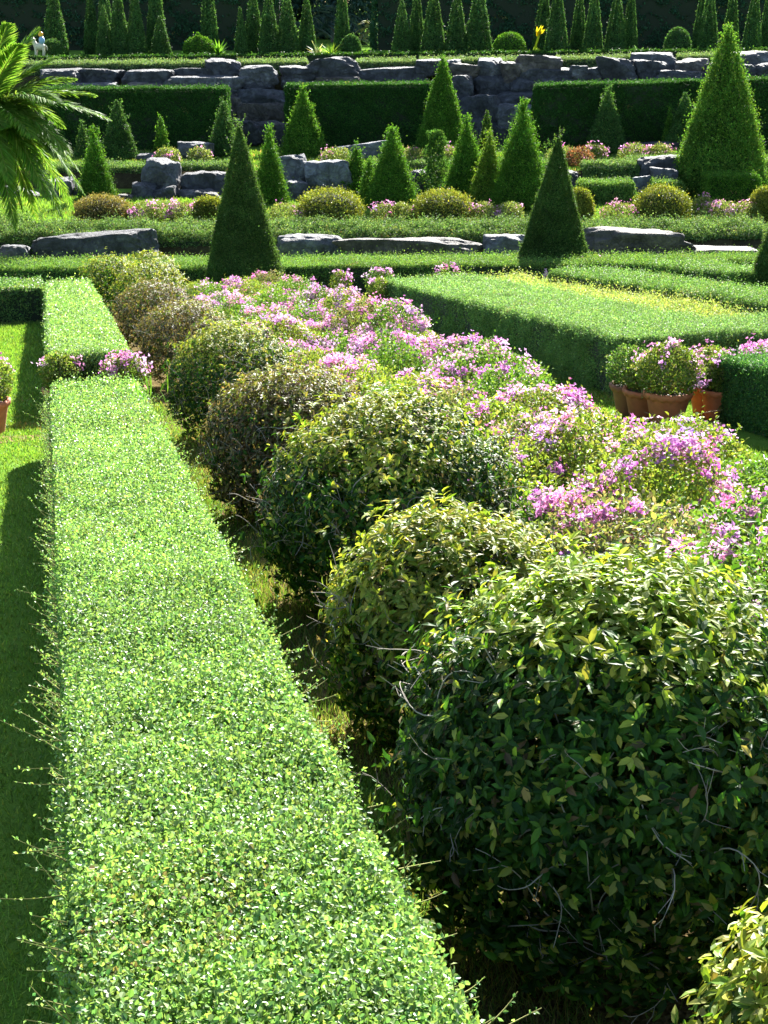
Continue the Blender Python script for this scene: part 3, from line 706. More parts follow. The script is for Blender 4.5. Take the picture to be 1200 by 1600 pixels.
def cones():
    g0 = 'tall cones of the lower garden'
    def low(label, x, yb, yt, hw, **kw):
        b = pl(x, yb); D = b[1]; R = hw*D/(F*.985); H = at(x, yt, D)[2]-b[2]
        return cone_topiary(label, b-np.array([0, 0, .1]), R, H+.1, group=g0, L0=.026, minpx=1.5, lai=3.4, rough=.018, bump=.012, tip=.03, power=.97, lump=.025, sprout=30, lean=rng.uniform(-.012, .012), **kw)
    CP = [(.05, .105, .024), (.065, .13, .03), (.035, .08, .02), (.085, .145, .04)]
    low('tall sharp dark cone at the far end of the pink flower bed', 384, 468, 197, 67, pal=CP)
    low('tall sharp dark cone on the right behind the golden bed', 862, 453, 216, 66, pal=CP)
    low('dark cone cut off by the right picture edge', 1224, 492, 238, 67, pal=CP)
    def onT(label, x, yb, yt, hw, z, cap, pal, group, **kw):
        b = onz(x, yb, z)
        if b[1] > cap: b = at(x, yb, cap); b[2] = z
        D = b[1]; R = hw*D/F; H = at(x, yt, D)[2]-z
        return cone_topiary(label, b, R, H, pal, group, **kw)
    g1 = 'leafy cones on the first terrace'
    onT('slim bright cone beside the palm fronds at the left', 152, 311, 208, 26, T1, 52, BRIGHT_PAL, g1, sprout=50, rough=.05)
    onT('slim bright cone just right of the tall dark left cone', 423, 318, 206, 25, T1, 52, BRIGHT_PAL, g1, sprout=50, rough=.05)
    onT('short plump bright cone at the left end of the cluster', 557, 306, 230, 25, T1, 52, BRIGHT_PAL, g1, sprout=25, rough=.05, lump=.06)
    onT('small narrow cone between the plump one and the shaggy wide one', 577, 320, 247, 16, T1, 52, BRIGHT_PAL, g1, sprout=20, rough=.05)
    onT('wide bright cone with long shoots sticking from its tip', 612, 323, 207, 40, T1, 52, BRIGHT_PAL, g1, sprout=90, rough=.06, lump=.05)
    onT('bright cone right of the leafy unclipped shrub', 728, 314, 190, 33, T1, 52, BRIGHT_PAL, g1, sprout=60, rough=.06, lump=.05)
    onT('yellowish cone between two taller bright cones', 763, 323, 211, 29, T1, 52, [(.10, .19, .02), (.08, .16, .02), (.14, .21, .03)], g1, sprout=40, rough=.05, lump=.05)
    onT('tallest shaggy bright cone of the cluster with loose shoots', 813, 327, 166, 44, T1, 52, BRIGHT_PAL, g1, sprout=150, rough=.08, lump=.05)
    onT('giant leafy cone at the right, larger than all others', 1124, 304, 50, 69, T1, 52.4, [(.075, .18, .025), (.10, .215, .03), (.05, .13, .02), (.15, .25, .04)], None, sprout=160, rough=.07, lump=.07, L0=.06, bump=.07, power=.9, tip=.16, lean=-.012)
    # the loose leafy shrub
    b = onz(680, 304, T1); b[1] = min(b[1], 52); 
    mb = MB(); bb = MB()
    L0 = .09; n = 3600; t = rng.random(n); ph = rng.random(n)*6.283; r = (.52*(1-t*.55)*np.sqrt(rng.random(n)))*(1+.3*np.sin(t*17+ph))
    P = np.stack([r*np.cos(ph), r*np.sin(ph), .05+t*2.05], 1); o = unit(np.stack([np.cos(ph), np.sin(ph), t], 1))
    leaves(mb, P+b, unit(rnd(n)+o), rnd(n)+np.array([0, 0, .7]), L0*rng.uniform(.7, 1.3, n), L0*.6, pick(n, [(.06, .14, .03), (.09, .19, .04), (.04, .10, .025)]), 'quad')
    tag(mb.build('leafy_shrub', [M_FAR], None, b), 'loose unclipped leafy shrub among the bright cones', 'shrub')
    g2 = 'cones on the second terrace'
    SH = [(.045, .11, .03), (.06, .135, .035), (.035, .085, .025), (.08, .15, .04)]
    onT('small pale cone glimpsed behind the palm fronds', 131, 249, 192, 11, T2, 59, SH, g2, sprout=8)
    onT('grey green cone left of the thin bright one on the second terrace', 187, 250, 156, 27, T2, 58.5, SH, g2, sprout=10)
    onT('thin bright cone before the left hedge block', 254, 248, 181, 12, T2, 58.5, BRIGHT_PAL, g2, sprout=12)
    onT('ragged cone at the right corner of the left hedge block', 351, 246, 162, 23, T2, 58.5, SH, g2, sprout=40, rough=.06, lump=.06)
    onT('broad fluffy cone before the left end of the middle hedge block', 475, 242, 143, 34, T2, 58.5, BRIGHT_PAL, g2, sprout=80, rough=.06, lump=.06)
    onT('very tall bright cone at the right end of the middle hedge block', 690, 240, 92, 40, T2, 59.2, BRIGHT_PAL, g2, sprout=20, rough=.04, lump=.05)
    onT('thin dull cone before the rocks right of the very tall cone', 760, 232, 172, 10, T2, 60, OLIVE_PAL, g2, sprout=6)
    onT('cone standing alone before the right hedge block', 947, 236, 142, 29, T2, 59.5, SH, g2, sprout=40, rough=.05)
    onT('thin bright cone left of the dark one beside the giant cone', 1044, 233, 168, 10, T2, 59.8, BRIGHT_PAL, g2, sprout=6)
    onT('dark grey green cone half hidden by the giant cone', 1066, 234, 145, 28, T2, 59.5, SH, g2, sprout=10)
    # top terrace
    g3 = 'slim cones on the top terrace'
    TP = [(.06, .135, .04), (.075, .16, .045), (.045, .105, .035)]
    spec = [(4, 24, 40, 72.5), (88, 17, -30, 73.5), (145, 12, -20, 75), (165, 13, 8, 73), (167, 13, -45, 76), (188, 14, -25, 73), (214, 14, -20, 73), (252, 14, 24, 73), (246, 15, -50, 75),
            (328, 13, -60, 75), (377, 9.5, 10, 73), (397, 14, -25, 74), (421, 15, -20, 73), (450, 16, -12, 73), (480, 13, -10, 73.5), (535, 12, -40, 75),
            (628, 14, -2, 73), (651, 12, -25, 74), (677, 17, -25, 73), (713, 16, -18, 73), (747, 19, -30, 73), (848, 15, -25, 75), (869, 16, -30, 73), (903, 12, -22, 74),
            (926, 14, -25, 73), (961, 15, -22, 73), (983, 11, -30, 74.5), (1094, 13, -28, 75), (1105, 15, -25, 73), (1140, 12, -30, 74), (1174, 14, -22, 73), (1194, 9, -20, 75)]
    base = []
    for k in range(4):
        base.append(None)
    spec.sort()
    for i, (x, hw, yt, D) in enumerate(spec):
        p = at(x, 80, D); p[2] = T3-.05; R = hw*D/F; H = at(x, yt, D)[2]-p[2]
        lb = 'slim dark cone on the top terrace, %s from the left' % ('first' if i == 0 else ORD[i] if i < 28 else ('twenty-ninth', 'thirtieth', 'thirty-first', 'thirty-second')[i-28])
        k = i % 4
        if base[k] is None:
            o = cone_topiary(lb, p, .45, 3.2, TP, g3, L0=.04, lai=3., rough=.02, bump=.015, tip=.06, power=.82, name='slim_cone_topiary'); base[k] = o
        else:
            o = base[k].copy(); C.objects.link(o); o['label'] = lb; o.location = p
        o.scale = (R/.45, R/.45, H/3.2); o.rotation_euler[2] = rng.random()*6
    # small domes of the top terrace
    for x, hw, yt, D, pal, lb, ll in [(83, 16, 62, 71.5, TP, 'pointed dome topiary at the left of the top terrace', .0), (311, 23, 57, 71.5, BRIGHT_PAL, 'round clipped dome with a loose tuft on top', .0), (548, 15, 55, 71.5, TP, 'small smooth egg shaped topiary before the gap in the dark wall', 0.),
                              (796, 24, 51, 71.5, BRIGHT_PAL, 'round bright dome topiary beside the yellow flower', 0.), (1058, 19, 43, 71.5, TP, 'pointed grey green dome topiary at the right of the top terrace', 0.)]:
        p = at(x, 82, D); p[2] = T3; r = hw*D/F; H = at(x, yt, D)[2]-p[2]
        mb = MB(); dome_mesh(mb, p+np.array([0, 0, H*.35]), r, r, H*.65, 5000, .075, pal, None, .6, -.55, .02, .02, .2)
        dome_core(mb, p+np.array([0, 0, H*.35]), r*.85, H*.56)
        if x == 311:
            n = 40; leaves(mb, p+np.array([0, 0, H])+rng.normal(0, .08, (n, 3)), rnd(n)+np.array([0, 0, 1.2]), rnd(n), .12, .05, pick(n, BRIGHT_PAL)*1.2)
        tag(mb.build('dome_topiary', [M_FAR, M_CORE], None, p), lb, 'topiary', 'clipped domes on the top terrace')

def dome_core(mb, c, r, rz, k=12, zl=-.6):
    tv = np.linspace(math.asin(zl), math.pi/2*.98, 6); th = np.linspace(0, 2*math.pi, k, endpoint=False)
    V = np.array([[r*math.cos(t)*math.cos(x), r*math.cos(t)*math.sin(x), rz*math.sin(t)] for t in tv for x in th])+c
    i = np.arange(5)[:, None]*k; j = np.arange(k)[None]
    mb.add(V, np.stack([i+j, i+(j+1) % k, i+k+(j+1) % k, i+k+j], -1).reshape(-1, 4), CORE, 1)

def terraces():
    # first terrace: shaggy hedge above the rocks
    SH = [(.10, .19, .06), (.13, .225, .07), (.07, .145, .045), (.17, .25, .09)]
    hedge('long shaggy grey green hedge above the first rock row', [at(-60, 371, 42.2), at(1192, 366, 42.4), at(1192, 344, 43.9), at(-60, 350, 43.7)], .85, None, mat=M_FAR, L0=.05, lai=2.6, pal=SH, bump=.11, rough=.06, minpx=1.7, inset=.16)
    # golden balls on the terrace
    g = 'golden balls on the first terrace'
    gy = [(162, 358, 305, 45, 'dull golden ball beside the palm fronds on the first terrace', .5), (330, 356, 308, 27, 'golden ball half hidden behind the tall left cone', .1), (516, 349, 295, 51, 'golden ball right of the tall dark left cone', .1),
          (692, 345, 297, 48, 'golden ball below the bright cone cluster, left of the tall right cone', .1), (903, 343, 295, 23, 'golden ball half hidden behind the tall right cone', .1), (1033, 340, 290, 43, 'golden ball left of the giant cone', .1), (1196, 340, 292, 26, 'golden ball cut off by the right picture edge', .1)]
    GY = [(.20, .22, .035), (.25, .26, .045), (.14, .17, .03), (.09, .12, .02)]
    for x, yb, yt, hw, lb, br in gy:
        D = 45.2; p = at(x, yb, D); p[2] = T1; r = hw*D/F; H = at(x, yt, D)[2]-T1
        mb = MB(); pal = GY if br < .3 else [(.19, .15, .06), (.24, .2, .08), (.12, .11, .03)]
        dome_mesh(mb, p+np.array([0, 0, H*.42]), r, r, H*.58, 12000, .055, pal, None, .5, -.7, .05, .05, .3, 'quad', None, .25, x*.1)
        dome_core(mb, p+np.array([0, 0, H*.42]), r*.8, H*.45)
        tag(mb.build('golden_ball_shrub', [M_BALL, M_CORE], None, p), lb, 'shrub', g)
    # small box hedges on the terrace
    def box(label, x0, x1, yt, yf, yb_, D, **kw):
        A, B = at(x0, yf, D), at(x1, yf, D); dd = 1.3; A[2] = B[2] = (A[2]+B[2])/2
        Cc, Dd = B+np.array([0, dd, 0]), A+np.array([0, dd, 0])
        h = A[2]-(at((x0+x1)/2, yb_, D)[2])
        return hedge(label, [A, B, Cc, Dd], h, 'short hedges on the terraces', 'short_hedge', M_FAR, L0=.05, lai=2.6, pal=kw.pop('pal', FARH_PAL), bump=.05, rough=.04, minpx=1.6, inset=.1, **kw)
    box('small dark box hedge right of the tall right cone', 909, 992, 279, 287, 316, 49.8)
    box('small dark box hedge at the foot of the giant cone', 1107, 1188, 270, 277, 312, 49.5, pal=BRIGHT_PAL)
    box('low hedge end left of the giant cone, below the pale boulder', 1022, 1070, 282, 287, 310, 50.4)
    box('low hedge on the first terrace at the left picture edge', -70, 50, 325, 345, 362, 44.6)
    # hedges on the lip of the second terrace
    box('pale topped hedge left of the tall square boulder', 60, 226, 246, 262, 297, 53.2, pal=SH)
    box('pale topped hedge right of the tall square boulder', 279, 366, 244, 260, 285, 53.6, pal=SH)
    box('grey hedge behind the bright cone cluster', 575, 870, 238, 256, 290, 54.0, pal=SH)
    box('pale loose hedge above the small dark box hedge', 915, 1000, 240, 258, 279, 52.6, pal=SH)
    box('pale hedge above the boulders left of the giant cone', 985, 1070, 240, 250, 262, 54.5, pal=SH)
    box('hedge at the right picture edge on the second terrace lip', 1180, 1290, 240, 252, 285, 53.5, pal=SH)
    # small pink bushes
    g = 'pink bushes on the terraces'
    PL = [(.17, .22, .06), (.20, .22, .08), (.12, .18, .04)]
    PK = [(.62, .32, .46), (.66, .42, .54), (.52, .25, .38)]
    for x, y, D, r, nf, lb in [(225, 347, 45.0, .5, 40, 'pink bush right of the dull golden ball'), (258, 346, 45.3, .55, 60, 'pink bush in the middle of the left terrace patch'), (290, 347, 45.0, .5, 50, 'pink bush left of the half hidden golden ball'),
                               (447, 349, 44.8, .5, 30, 'small pink bush right of the tall dark left cone'), (600, 345, 44.8, .4, 34, 'vivid pink bush between two golden balls'), (628, 343, 45, .35, 12, 'pale pink bush left of the second golden ball'), (755, 344, 44.9, .42, 40, 'vivid pink bush left of the tall right cone'), (795, 344, 44.9, .42, 24, 'pale pink bush touching the tall right cone'),
                               (968, 341, 44.9, .55, 26, 'flat pink bush between two right golden balls'), (1125, 338, 45.2, .55, 40, 'pink bush below the giant cone'), (1165, 338, 45.0, .5, 46, 'vivid pink bush next to the cut off golden ball'), (1100, 330, 46.5, .4, 20, 'small pink bush behind the row below the giant cone')]:
        p = at(x, y, D); p[2] = T1
        boug_bush(lb, p, r, .62, g, int(nf*.6), PL, seed=x*.3, n=2600, fl_pal=PK, minpx=1.8, cl=.07, lump=.12)
    for x, y, D, r, nf, lb in [(262, 246, 55.0, .45, 22, 'faint pink bush above the tall square boulder'), (312, 245, 55.2, .4, 14, 'faint pink bush below the slab on the second terrace'), (525, 247, 55., .6, 16, 'faint pink low bush behind the pale boulders'), (700, 240, 55.5, .5, 20, 'faint pink bush at the foot of the very tall cone'),
                               (929, 236, 56.5, .42, 46, 'pink bush left of the lone second terrace cone'), (995, 236, 56.5, .6, 40, 'pink bush right of the lone second terrace cone'), (1030, 237, 56.5, .5, 24, 'faint pink bush before the thin bright right cone'), (640, 243, 55.2, .6, 6, 'low yellowish bush behind the wide shaggy cone'), (880, 240, 55.5, .6, 6, 'low yellowish bush left of the pink one on the second terrace'), (905, 245, 55, .5, 4, 'reddish brown low bush behind the tall right cone')]:
        p = at(x, y, D); p[2] = T2
        boug_bush(lb, p, r, .62, g, int(nf*.5), PL if x != 905 else [(.2, .08, .05), (.16, .1, .05)], seed=x*.3, n=2200, fl_pal=PK, minpx=1.8, cl=.07, lump=.12)
    # small flowers in front of and between the lower hedges on the right
    for a, b, nf, lb, r in [(28.6, 7.6, 36, 'low pink bush behind the left end of the framing hedge', .45), (29.2, 9.6, 8, 'low green bush between the framing hedge and the tall right cone', .5), (29.5, 11.0, 14, 'low pink and green bush at the foot of the tall right cone', .5), (29.3, 12.6, 14, 'green bush with few pink flowers right of the tall right cone', .5),
                     (29.6, 14.9, 4, 'yellow green bush left of the pink one near the right edge', .62), (29.4, 16.3, 40, 'pink bush near the right edge before the cross hedge', .6), (29., 17.8, 4, 'low green bush next to the cut off right cone', .6)]:
        boug_bush(lb, ab(a, b), r, .66, g, nf, [(.13, .21, .03), (.17, .24, .04), (.09, .17, .025)], seed=a*b, n=1600)
    # big hedge blocks
    g = 'tall hedge blocks on the second terrace'
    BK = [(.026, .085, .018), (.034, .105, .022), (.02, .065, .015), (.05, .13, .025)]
    def block(label, x0, x1, yt0, yt1, D):
        A, B = at(x0, yt0, D), at(x1, yt1, D); d = np.array([0, 1.4, 0])
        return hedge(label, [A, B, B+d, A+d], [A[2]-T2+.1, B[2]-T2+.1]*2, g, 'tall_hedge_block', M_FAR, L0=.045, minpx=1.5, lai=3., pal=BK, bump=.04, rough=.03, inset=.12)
    block('tall dark hedge block at the left behind the palm', 60, 353, 140, 139, 60.8)
    block('tall dark hedge block in the middle behind the broad cone', 446, 690, 134, 131, 60.8)
    block('tall dark hedge block at the right behind the giant cone', 839, 1300, 134, 122, 60.8)
    # hedges at the lip of the top terrace
    g = 'hedges on the lip of the top terrace'
    PG = [(.12, .20, .08), (.15, .235, .09), (.09, .16, .06), (.19, .26, .12)]
    def lip(label, x0, x1, y0, y1, D, h, dep, pal=PG, **kw):
        A, B = at(x0, y0, D), at(x1, y1, D)
        Cc, Dd = at(x1, y1-4.5, D+dep), at(x0, y0-4.5, D+dep)
        return hedge(label, [A, B, Cc, Dd], h, g, 'lip_hedge', M_FAR, L0=.05, minpx=1.5, lai=2.8, pal=pal, bump=.04, rough=.04, inset=.1, **kw)
    lip('pale topped lip hedge at the left above the rock wall', 20, 324, 101, 99, 66.4, .5, 1.6)
    lip('pale topped lip hedge between the two raised boulders', 370, 480, 98, 97, 66.4, .5, 1.6)
    lip('pale topped lip hedge above the long brown boulder', 556, 650, 97, 96, 66.4, .55, 1.6)
    lip('pale topped lip hedge behind the very tall cone', 655, 815, 95, 94, 66.6, .4, 1.6)
    lip('pale topped lip hedge right of the centre above the rock wall', 868, 993, 93, 91, 66.4, .55, 1.6)
    lip('pale topped lip hedge at the right above the rock wall', 1058, 1290, 89, 86, 66.6, .5, 1.6)
    A, B = at(-60, 90.5, 69.4), at(1300, 77, 69.4)
    hedge('thin dark hedge line in front of the slim top cones', [A, B, B+np.array([0, .6, .0]), A+np.array([0, .6, 0])], .45, None, 'thin_hedge', M_FAR, L0=.06, minpx=2.2, lai=2.8, pal=DARK_PAL, bump=.03, rough=.03)
    # the dark clipped wall behind
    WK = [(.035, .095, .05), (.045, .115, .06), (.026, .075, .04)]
    def wall(label, x0, x1, D, yt=-70, dep=1.6, n=None):
        A, B = at(x0, yt, D), at(x1, yt, D); d = np.array([0, dep, 0])
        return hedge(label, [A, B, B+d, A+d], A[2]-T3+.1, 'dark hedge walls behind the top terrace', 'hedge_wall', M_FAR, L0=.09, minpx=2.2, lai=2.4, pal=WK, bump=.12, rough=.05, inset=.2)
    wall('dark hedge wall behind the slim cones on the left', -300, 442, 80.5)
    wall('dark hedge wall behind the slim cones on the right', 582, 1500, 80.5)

def rocks():
    g1 = 'boulders of the first rock row'
    DK = (.05, .052, .061); GR = (.098, .101, .112); BR = (.095, .08, .07); PB = (.14, .15, .17)
    R1 = [(-6, 44, 386, 420, 40.6, GR, 'pale end boulder at the left picture edge'), (46, 230, 366, 414, 40.8, DK, 'long dark boulder with pale veins at the left'), (432, 540, 369, 412, 40.8, GR, 'weathered grey boulder right of the tall left cone'),
          (545, 745, 375, 410, 40.7, BR, 'long low brown boulder in the middle of the first row'), (757, 830, 370, 410, 40.8, GR, 'smooth blue grey boulder left of the tall right cone'), (885, 1070, 361, 408, 40.8, BR, 'long rounded brown boulder right of the tall right cone'), (1075, 1192, 389, 404, 40.6, BR, 'flat low slab at the right end of the first row')]
    for i, (x0, x1, y0, y1, D, t, lb) in enumerate(R1): rock_px(lb, x0, x1, y0, y1, D, t, g1, 100+i, .9, 8, .15)
    g2 = 'boulders of the second rock row'
    R2 = [(225, 279, 253, 300, 52.0, GR, 'tall square grey boulder with a slanting face'), (285, 358, 269, 305, 52., DK, 'wide dark boulder left of the tall dark cone'), (203, 240, 288, 322, 51.4, DK, 'small dark boulder at the foot of the square one'), (236, 276, 296, 322, 51.2, DK, 'low dark boulder below the square one'),
          (275, 345, 298, 322, 51.2, DK, 'low wide dark boulder below the wide dark one'), (430, 483, 246, 288, 52.2, PB, 'pale topped boulder right of the slim bright cone'), (476, 552, 251, 302, 51.6, PB, 'large pale angular boulder left of the bright cones'), (445, 484, 284, 318, 51.0, GR, 'small round grey boulder before the pale ones'),
          (1000, 1066, 246, 280, 52.4, DK, 'dark rounded boulder left of the giant cone'), (1024, 1060, 264, 292, 51.4, GR, 'pale sloping boulder beside the giant cone'), (990, 1020, 277, 300, 51.2, PB, 'low pale stone between the box hedge and the giant cone'), (70, 110, 280, 322, 51.6, GR, 'grey boulder glimpsed behind the palm fronds'), (20, 60, 300, 330, 51.4, DK, 'dark boulder behind the palm at the left'), (735, 775, 262, 300, 52.4, DK, 'dark boulder hidden among the bright cones'),
          (182, 208, 305, 322, 51.0, BR, 'small brown stone right of the slim bright left cone')]
    for i, (x0, x1, y0, y1, D, t, lb) in enumerate(R2): rock_px(lb, x0, x1, y0, y1, D, t, g2, 200+i, None, 8, .15)
    for i, (x0, x1, y0, y1, D, t, lb) in enumerate([(110, 150, 286, 324, 51.8, DK, 'dark boulder between the palm fronds and the slim left cone'), (-30, 24, 292, 330, 51.6, DK, 'dark boulder at the left picture edge on the second rock row'), (362, 404, 276, 320, 52., DK, 'dark boulder beside the tall left cone'), (548, 590, 262, 305, 52.3, DK, 'dark boulder behind the plump bright cone'), (640, 668, 268, 305, 52.3, DK, 'small boulder behind the leafy shrub'), (1066, 1110, 258, 300, 52.6, DK, 'dark boulder directly behind the giant cone'), (860, 905, 268, 300, 52.4, DK, 'low boulder behind the small box hedge')]):
        rock_px(lb, x0, x1, y0, y1, D, t, g2, 260+i, None, 8, .15)
    g3 = 'loose stones on the second terrace'
    for i, (x0, x1, y0, y1, D, t, lb) in enumerate([(278, 333, 222, 247, 57.2, GR, 'grey slab standing before the left hedge block'), (515, 602, 227, 248, 57.5, PB, 'flat pale stone before the middle hedge block'), (1000, 1075, 222, 240, 59.0, DK, 'dark low stone before the right hedge block'), (210, 246, 241, 250, 57, GR, 'small flat stone left of the grey slab'), (975, 1003, 224, 238, 59.3, PB, 'small pale stone right of the lone cone')]):
        rock_px(lb, x0, x1, y0, y1, D, t, g3, 300+i, .7)
    g4 = 'boulders of the tall rock wall'
    W = [(60, 118, 108, 132), (120, 182, 107, 132), (190, 274, 109, 132), (262, 342, 108, 124), (252, 380, 119, 142), (320, 375, 94, 119), (105, 187, 129, 142), (193, 252, 130, 142),
         (373, 432, 103, 128), (378, 426, 124, 144), (350, 388, 145, 190), (370, 448, 141, 172), (376, 448, 160, 195), (370, 414, 189, 220), (403, 450, 192, 226),
         (440, 490, 104, 128), (440, 500, 121, 136), (475, 562, 91, 121), (492, 560, 119, 134), (552, 670, 105, 133), (650, 690, 93, 114),
         (698, 720, 93, 104), (700, 747, 101, 122), (746, 790, 93, 123), (784, 814, 97, 124), (806, 875, 87, 112), (804, 895, 104, 127), (704, 742, 118, 157), (740, 806, 116, 152), (798, 842, 123, 150), (843, 912, 121, 137),
         (716, 784, 149, 190), (774, 844, 145, 167), (778, 848, 164, 203), (700, 783, 186, 226), (775, 845, 200, 232),
         (890, 918, 103, 121), (893, 942, 107, 131), (938, 994, 94, 125), (914, 998, 121, 134), (990, 1062, 83, 106), (995, 1050, 96, 130), (1056, 1110, 92, 119), (1022, 1102, 111, 130), (1156, 1186, 99, 124), (1183, 1216, 99, 122), (1105, 1160, 96, 122), (1148, 1206, 82, 102)]
    zone = lambda x: 'above the left hedge block' if x < 352 else 'between left and middle hedge blocks' if x < 446 else 'above the middle hedge block' if x < 690 else 'between middle and right hedge blocks' if x < 838 else 'above the right hedge block'
    tones = [DK, GR, DK, BR, DK]
    W.sort(key=lambda r: r[0]+r[1]); seen = {}
    for i, (x0, x1, y0, y1) in enumerate(W):
        cx, cy = (x0+x1)/2, (y0+y1)/2
        D = 65.9-(cy-95)/110*2.9+((i*37) % 11-5)*.07
        t = np.array(tones[i % 5]); asp = (x1-x0)/(y1-y0)
        sh = 'long slab' if asp > 3.2 else 'wide boulder' if asp > 1.9 else 'square boulder' if asp > 1.1 else 'upright boulder'
        tn = 'dark' if i % 5 in (0, 2, 4) else 'grey' if i % 5 == 1 else 'brown grey'
        course = 'top' if cy < 112 else 'middle' if cy < 132 else 'lower'
        key = (zone(cx), course); seen[key] = seen.get(key, 0)+1
        nth = ('first', 'second', 'third', 'fourth', 'fifth', 'sixth', 'seventh', 'eighth', 'ninth', 'tenth', 'eleventh', 'twelfth')[seen[key]-1]
        rock_px('%s %s, %s from left, %s course %s' % (tn, sh, nth, course, zone(cx)), x0, x1, y0, y1, D, t, g4, 400+i, 1.0, 7, .3)

def palm():
    cen = at(-32, 205, 40.0); base = np.array([cen[0]-.3, 40., float(terrain(cen[0]-.3, 40.))])
    root = empty('palm_tree', base, 'feathery palm tree leaning in from the left picture edge', 'palm')
    mb = MB(); t = np.linspace(0, 1, 10)[:, None]
    tube(mb, base+(cen-base)*t, .17, .14, (.13, .10, .07), 0, 12); mb.build('trunk', [M_TWIG], root, base)
    # tip (photo px) of each frond, seen dir; arc height and depth offset
    tips = [(172, 188, .75, -.5), (118, 124, .55, .5), (110, 242, .95, -.9), (132, 304, 1.25, .2), (98, 342, 1.35, -.4), (58, 345, 1.2, .7), (52, 216, .8, -1.4), (60, 44, .35, .3), (12, 38, .3, -.3), (100, 200, .9, 1.2),
            (25, 360, 1.1, -1.), (-20, 350, 1., -.8), (-150, 120, .6, .2), (-170, 260, .9, -.4), (-120, 330, 1., .6), (-80, 60, .4, .8), (15, 285, 1.0, -1.5), (70, 285, 1.2, 1.4), (150, 150, .6, 1.), (88, 160, .7, -1.2), (125, 270, 1.1, -.3), (115, 330, 1.3, .9), (35, 330, 1.1, .2), (75, 312, 1.2, -.9), (30, 70, .3, -1.1), (90, 90, .45, .9), (30, 240, .8, 1.), (60, 190, .7, -.2), (5, 200, .6, -1.3)]
    for (x, y, arc, dd) in tips:
        e = at(x, y, 40.0+dd); d = e-cen
        t = np.linspace(0, 1, 24)[:, None]
        pts = cen+d*t+np.array([0, 0, 1.])*arc*3.2*t*(1-t)*(1.15-.45*t)
        fb = MB(); tube(fb, pts, .030, .007, (.22, .26, .08), 0, 5)
        n = 270; s = np.linspace(.08, 1, n); idx = s*23; i0 = np.clip(idx.astype(int), 0, 22); fr = (idx-i0)[:, None]
        P = pts[i0]*(1-fr)+pts[i0+1]*fr; T = unit(pts[i0+1]-pts[i0])
        sd = unit(np.cross(T, np.array([0, 0, 1.])+rng.normal(0, .1, 3))); up = np.cross(sd, T)
        sg = np.where(np.arange(n) % 2, -1, 1)[:, None]; fw = (.55+.5*s)[:, None]
        D = unit(T*fw+sd*sg*.8+up*rng.uniform(.1, .45, n)[:, None]+rng.normal(0, .05, (n, 3)))
        LL = .62*np.sin(np.clip(s*.86+.16, 0, 1)*math.pi)**.55*rng.uniform(.88, 1.08, n)+.08
        leaves(fb, P, D, up+rng.normal(0, .12, (n, 3)), LL, np.full(n, .043), pick(n, [(.115, .24, .03), (.15, .275, .04), (.18, .29, .055), (.08, .18, .025)], None, .13), 'oval', .25, 0, .28)
        fb.build('frond', [M_PALM], root, base)

def rosette(name, label, cat, p, n, L, W, pal, up=.6, group=None, mat=None):
    mb = MB(); ph = rng.random(n)*6.283; el = rng.uniform(.15, 1.4, n)
    D = np.stack([np.cos(ph)*np.cos(el), np.sin(ph)*np.cos(el), np.sin(el)+up*.3], 1)
    leaves(mb, np.tile(p, (n, 1))+rng.normal(0, .02, (n, 3)), D, np.array([0, 0, 1.])-D*.3+rng.normal(0, .1, (n, 3)), L*rng.uniform(.7, 1.1, n), W, pick(n, pal, None, .12), 'oval', .2, 0, .35)
    return tag(mb.build(name, [mat or M_PALM], None, p), label, cat, group)

